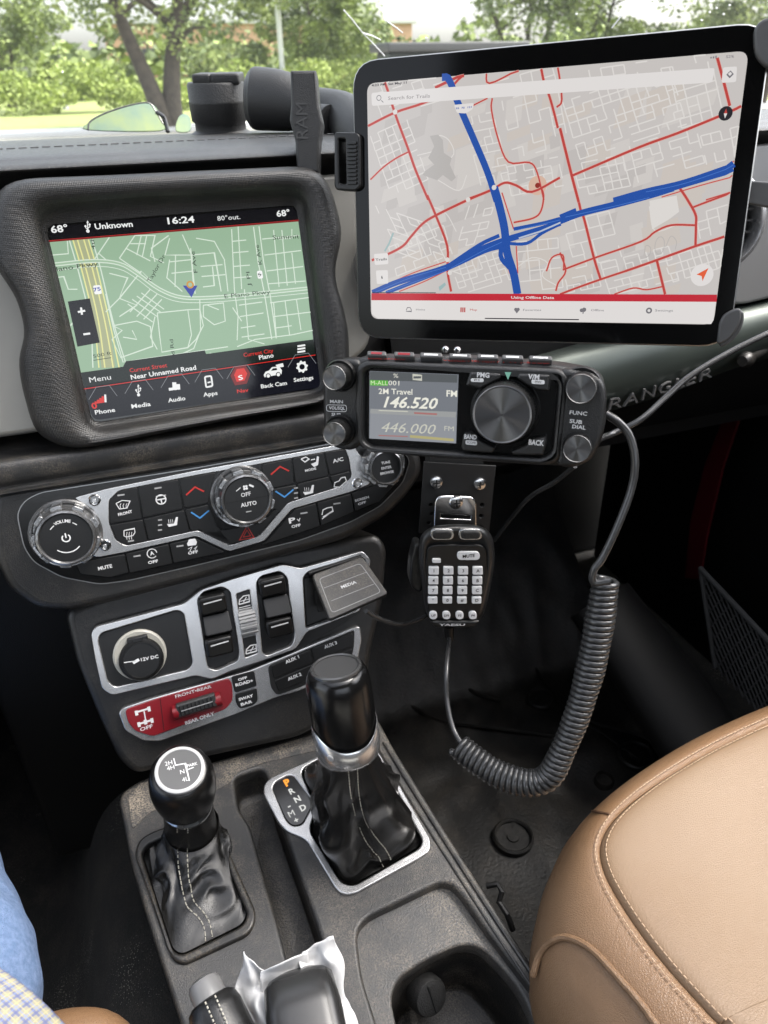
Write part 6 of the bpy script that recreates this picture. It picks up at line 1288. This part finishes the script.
# low hedge far off
M_hd = [mat('hedge_yellow', (.29, .36, .075), .6), mat('hedge_light', (.35, .42, .11), .6), mat('hedge_mid', (.20, .26, .06), .6)]
blobs = []; r = random.Random(4)
for k in range(90): x = -14 + k*.55; blobs.append((V((x, 40 + r.uniform(-1, 1), r.uniform(.3, 1.3))), 1.1, r.uniform(.5, .9)))
crown_mesh(blobs, 46000, .085, 9, M_hd).build('shrubbery', None, ang=180, kind='stuff', label='yellow green mass of shrubs beyond the road', cat='shrubs')
# further off: tall wooded mass with gaps
blobs = [];
for k in range(60): x = -28 + k*1.6; blobs.append((V((x, 62 + r.uniform(-3, 3), r.uniform(1.0, 2.6 + 1.0*math.sin(k*.9)))), 2.6, r.uniform(1.6, 2.6)))
crown_mesh(blobs, 16000, .34, 19).build('distant_woods', None, ang=180, kind='stuff', label='distant tree line behind the shrubs', cat='trees')
# light poles
def pole(px, base_y, r_, h, label):
    o_ = gp(px, base_y); e = empty('lamp_pole', o_, label, 'pole', 'pale poles beyond the road'); b = MB(); f = Fr(o_, 0, 90); b.lathe(f, (0, 0), [(r_*1.8, 0), (r_*1.8, .3), (r_, .35), (r_*.8, h)], mat('pole_white', .6, .5), 16); b.build('pole_shaft', e)
pole(285, 106, .13, 9, 'tall pale lamp pole just right of the arm mount'); pole(66, 110, .07, 1.9, 'short thin pale post left of the big tree')
# brick building and a long dark vehicle shelter beyond
M_brk = mat('tan_brick', (.42, .26, .17), .85, bump=(8, .4))
bl = empty('brick_building', (18, 80, 0), 'low tan brick building far behind the trees', 'building')
boxw('wall', bl, 4, 32, 80, 92, 0, 5.2, M_brk); boxw('roof', bl, 3.6, 32.4, 79.6, 92.4, 5.2, 5.6, mat('roof_pale', .45, .7), .05)
for k in range(8): boxw('window', bl, 6+k*3.2, 7.8+k*3.2, 79.9, 80.05, 1.5, 3.4, mat('window_dark', .03, .2), .02)
sh_ = empty('shelter', py_(430, 60, 14), 'long low dark shelter with a pale sloping roof behind the tablet', 'shelter')
a0, a1 = py_(388, 45, 14), py_(465, 42, 14); 
def bx8(name, x0, x1, y0, y1, z0, z1, mt): return boxw(name, sh_, x0, x1, y0, y1, z0, z1, mt, .03)
zt_ = a0.z; bx8('roof', a0.x, a1.x+1.3, 14, 15, zt_-.10, zt_+.04, mat('roof_grey', .05, .5)); bx8('dark_side', a0.x+.1, a1.x, 14.2, 14.9, zt_-.75, zt_-.10, mat('shelter_dark', (.012, .018, .012), .4))
bx8('pale_side', a1.x, a1.x+1.2, 14.3, 14.9, zt_-.75, zt_-.10, mat('shelter_pale', .14, .5))
for k in (a0.x+.15, a1.x+1.0): bx8('post', k, k+.12, 14.4, 14.55, 0, zt_-.7, mat('shelter_dark', (.012, .018, .012), .4))
for k in range(3): bx8('amber_light', a0.x+.15+k*.42, a0.x+.34+k*.42, 14.15, 14.2, zt_-.5, zt_-.42, mat('amber_lens', (.7, .28, .05), .3))

# ================================================================== ROOF AND REAR OF THE CABIN (behind and above the lens: they shade the cabin)
rf = empty('car_roof', (0, -.4, 1.95), 'unseen dark headliner with an added opening, and rear of the cabin', 'roof')
M_hl = mat('headliner_black', .03, .9)
for q_ in ((-.85, .85, -1.5, -.30), (-.85, .85, .50, .66), (-.85, -.62, -.30, .50), (.62, .85, -.30, .50)): boxw('headliner', rf, *q_, 2.02, 2.06, M_hl)  # unseen; front opening shaped to let light fall from above
for x in (-.85, .81): boxw('side_panel', rf, x, x+.04, -1.5, -.25, ZF, 2.02, M_hl)
boxw('rear_wall', rf, -.85, .85, -1.55, -1.5, ZF, 1.5, mat('headliner_black', .05, .9))
for x in (-.82, .80): boxw('pillar', rf, x, x+.05, -.75, -.62, 1.40, 2.02, M_nv)
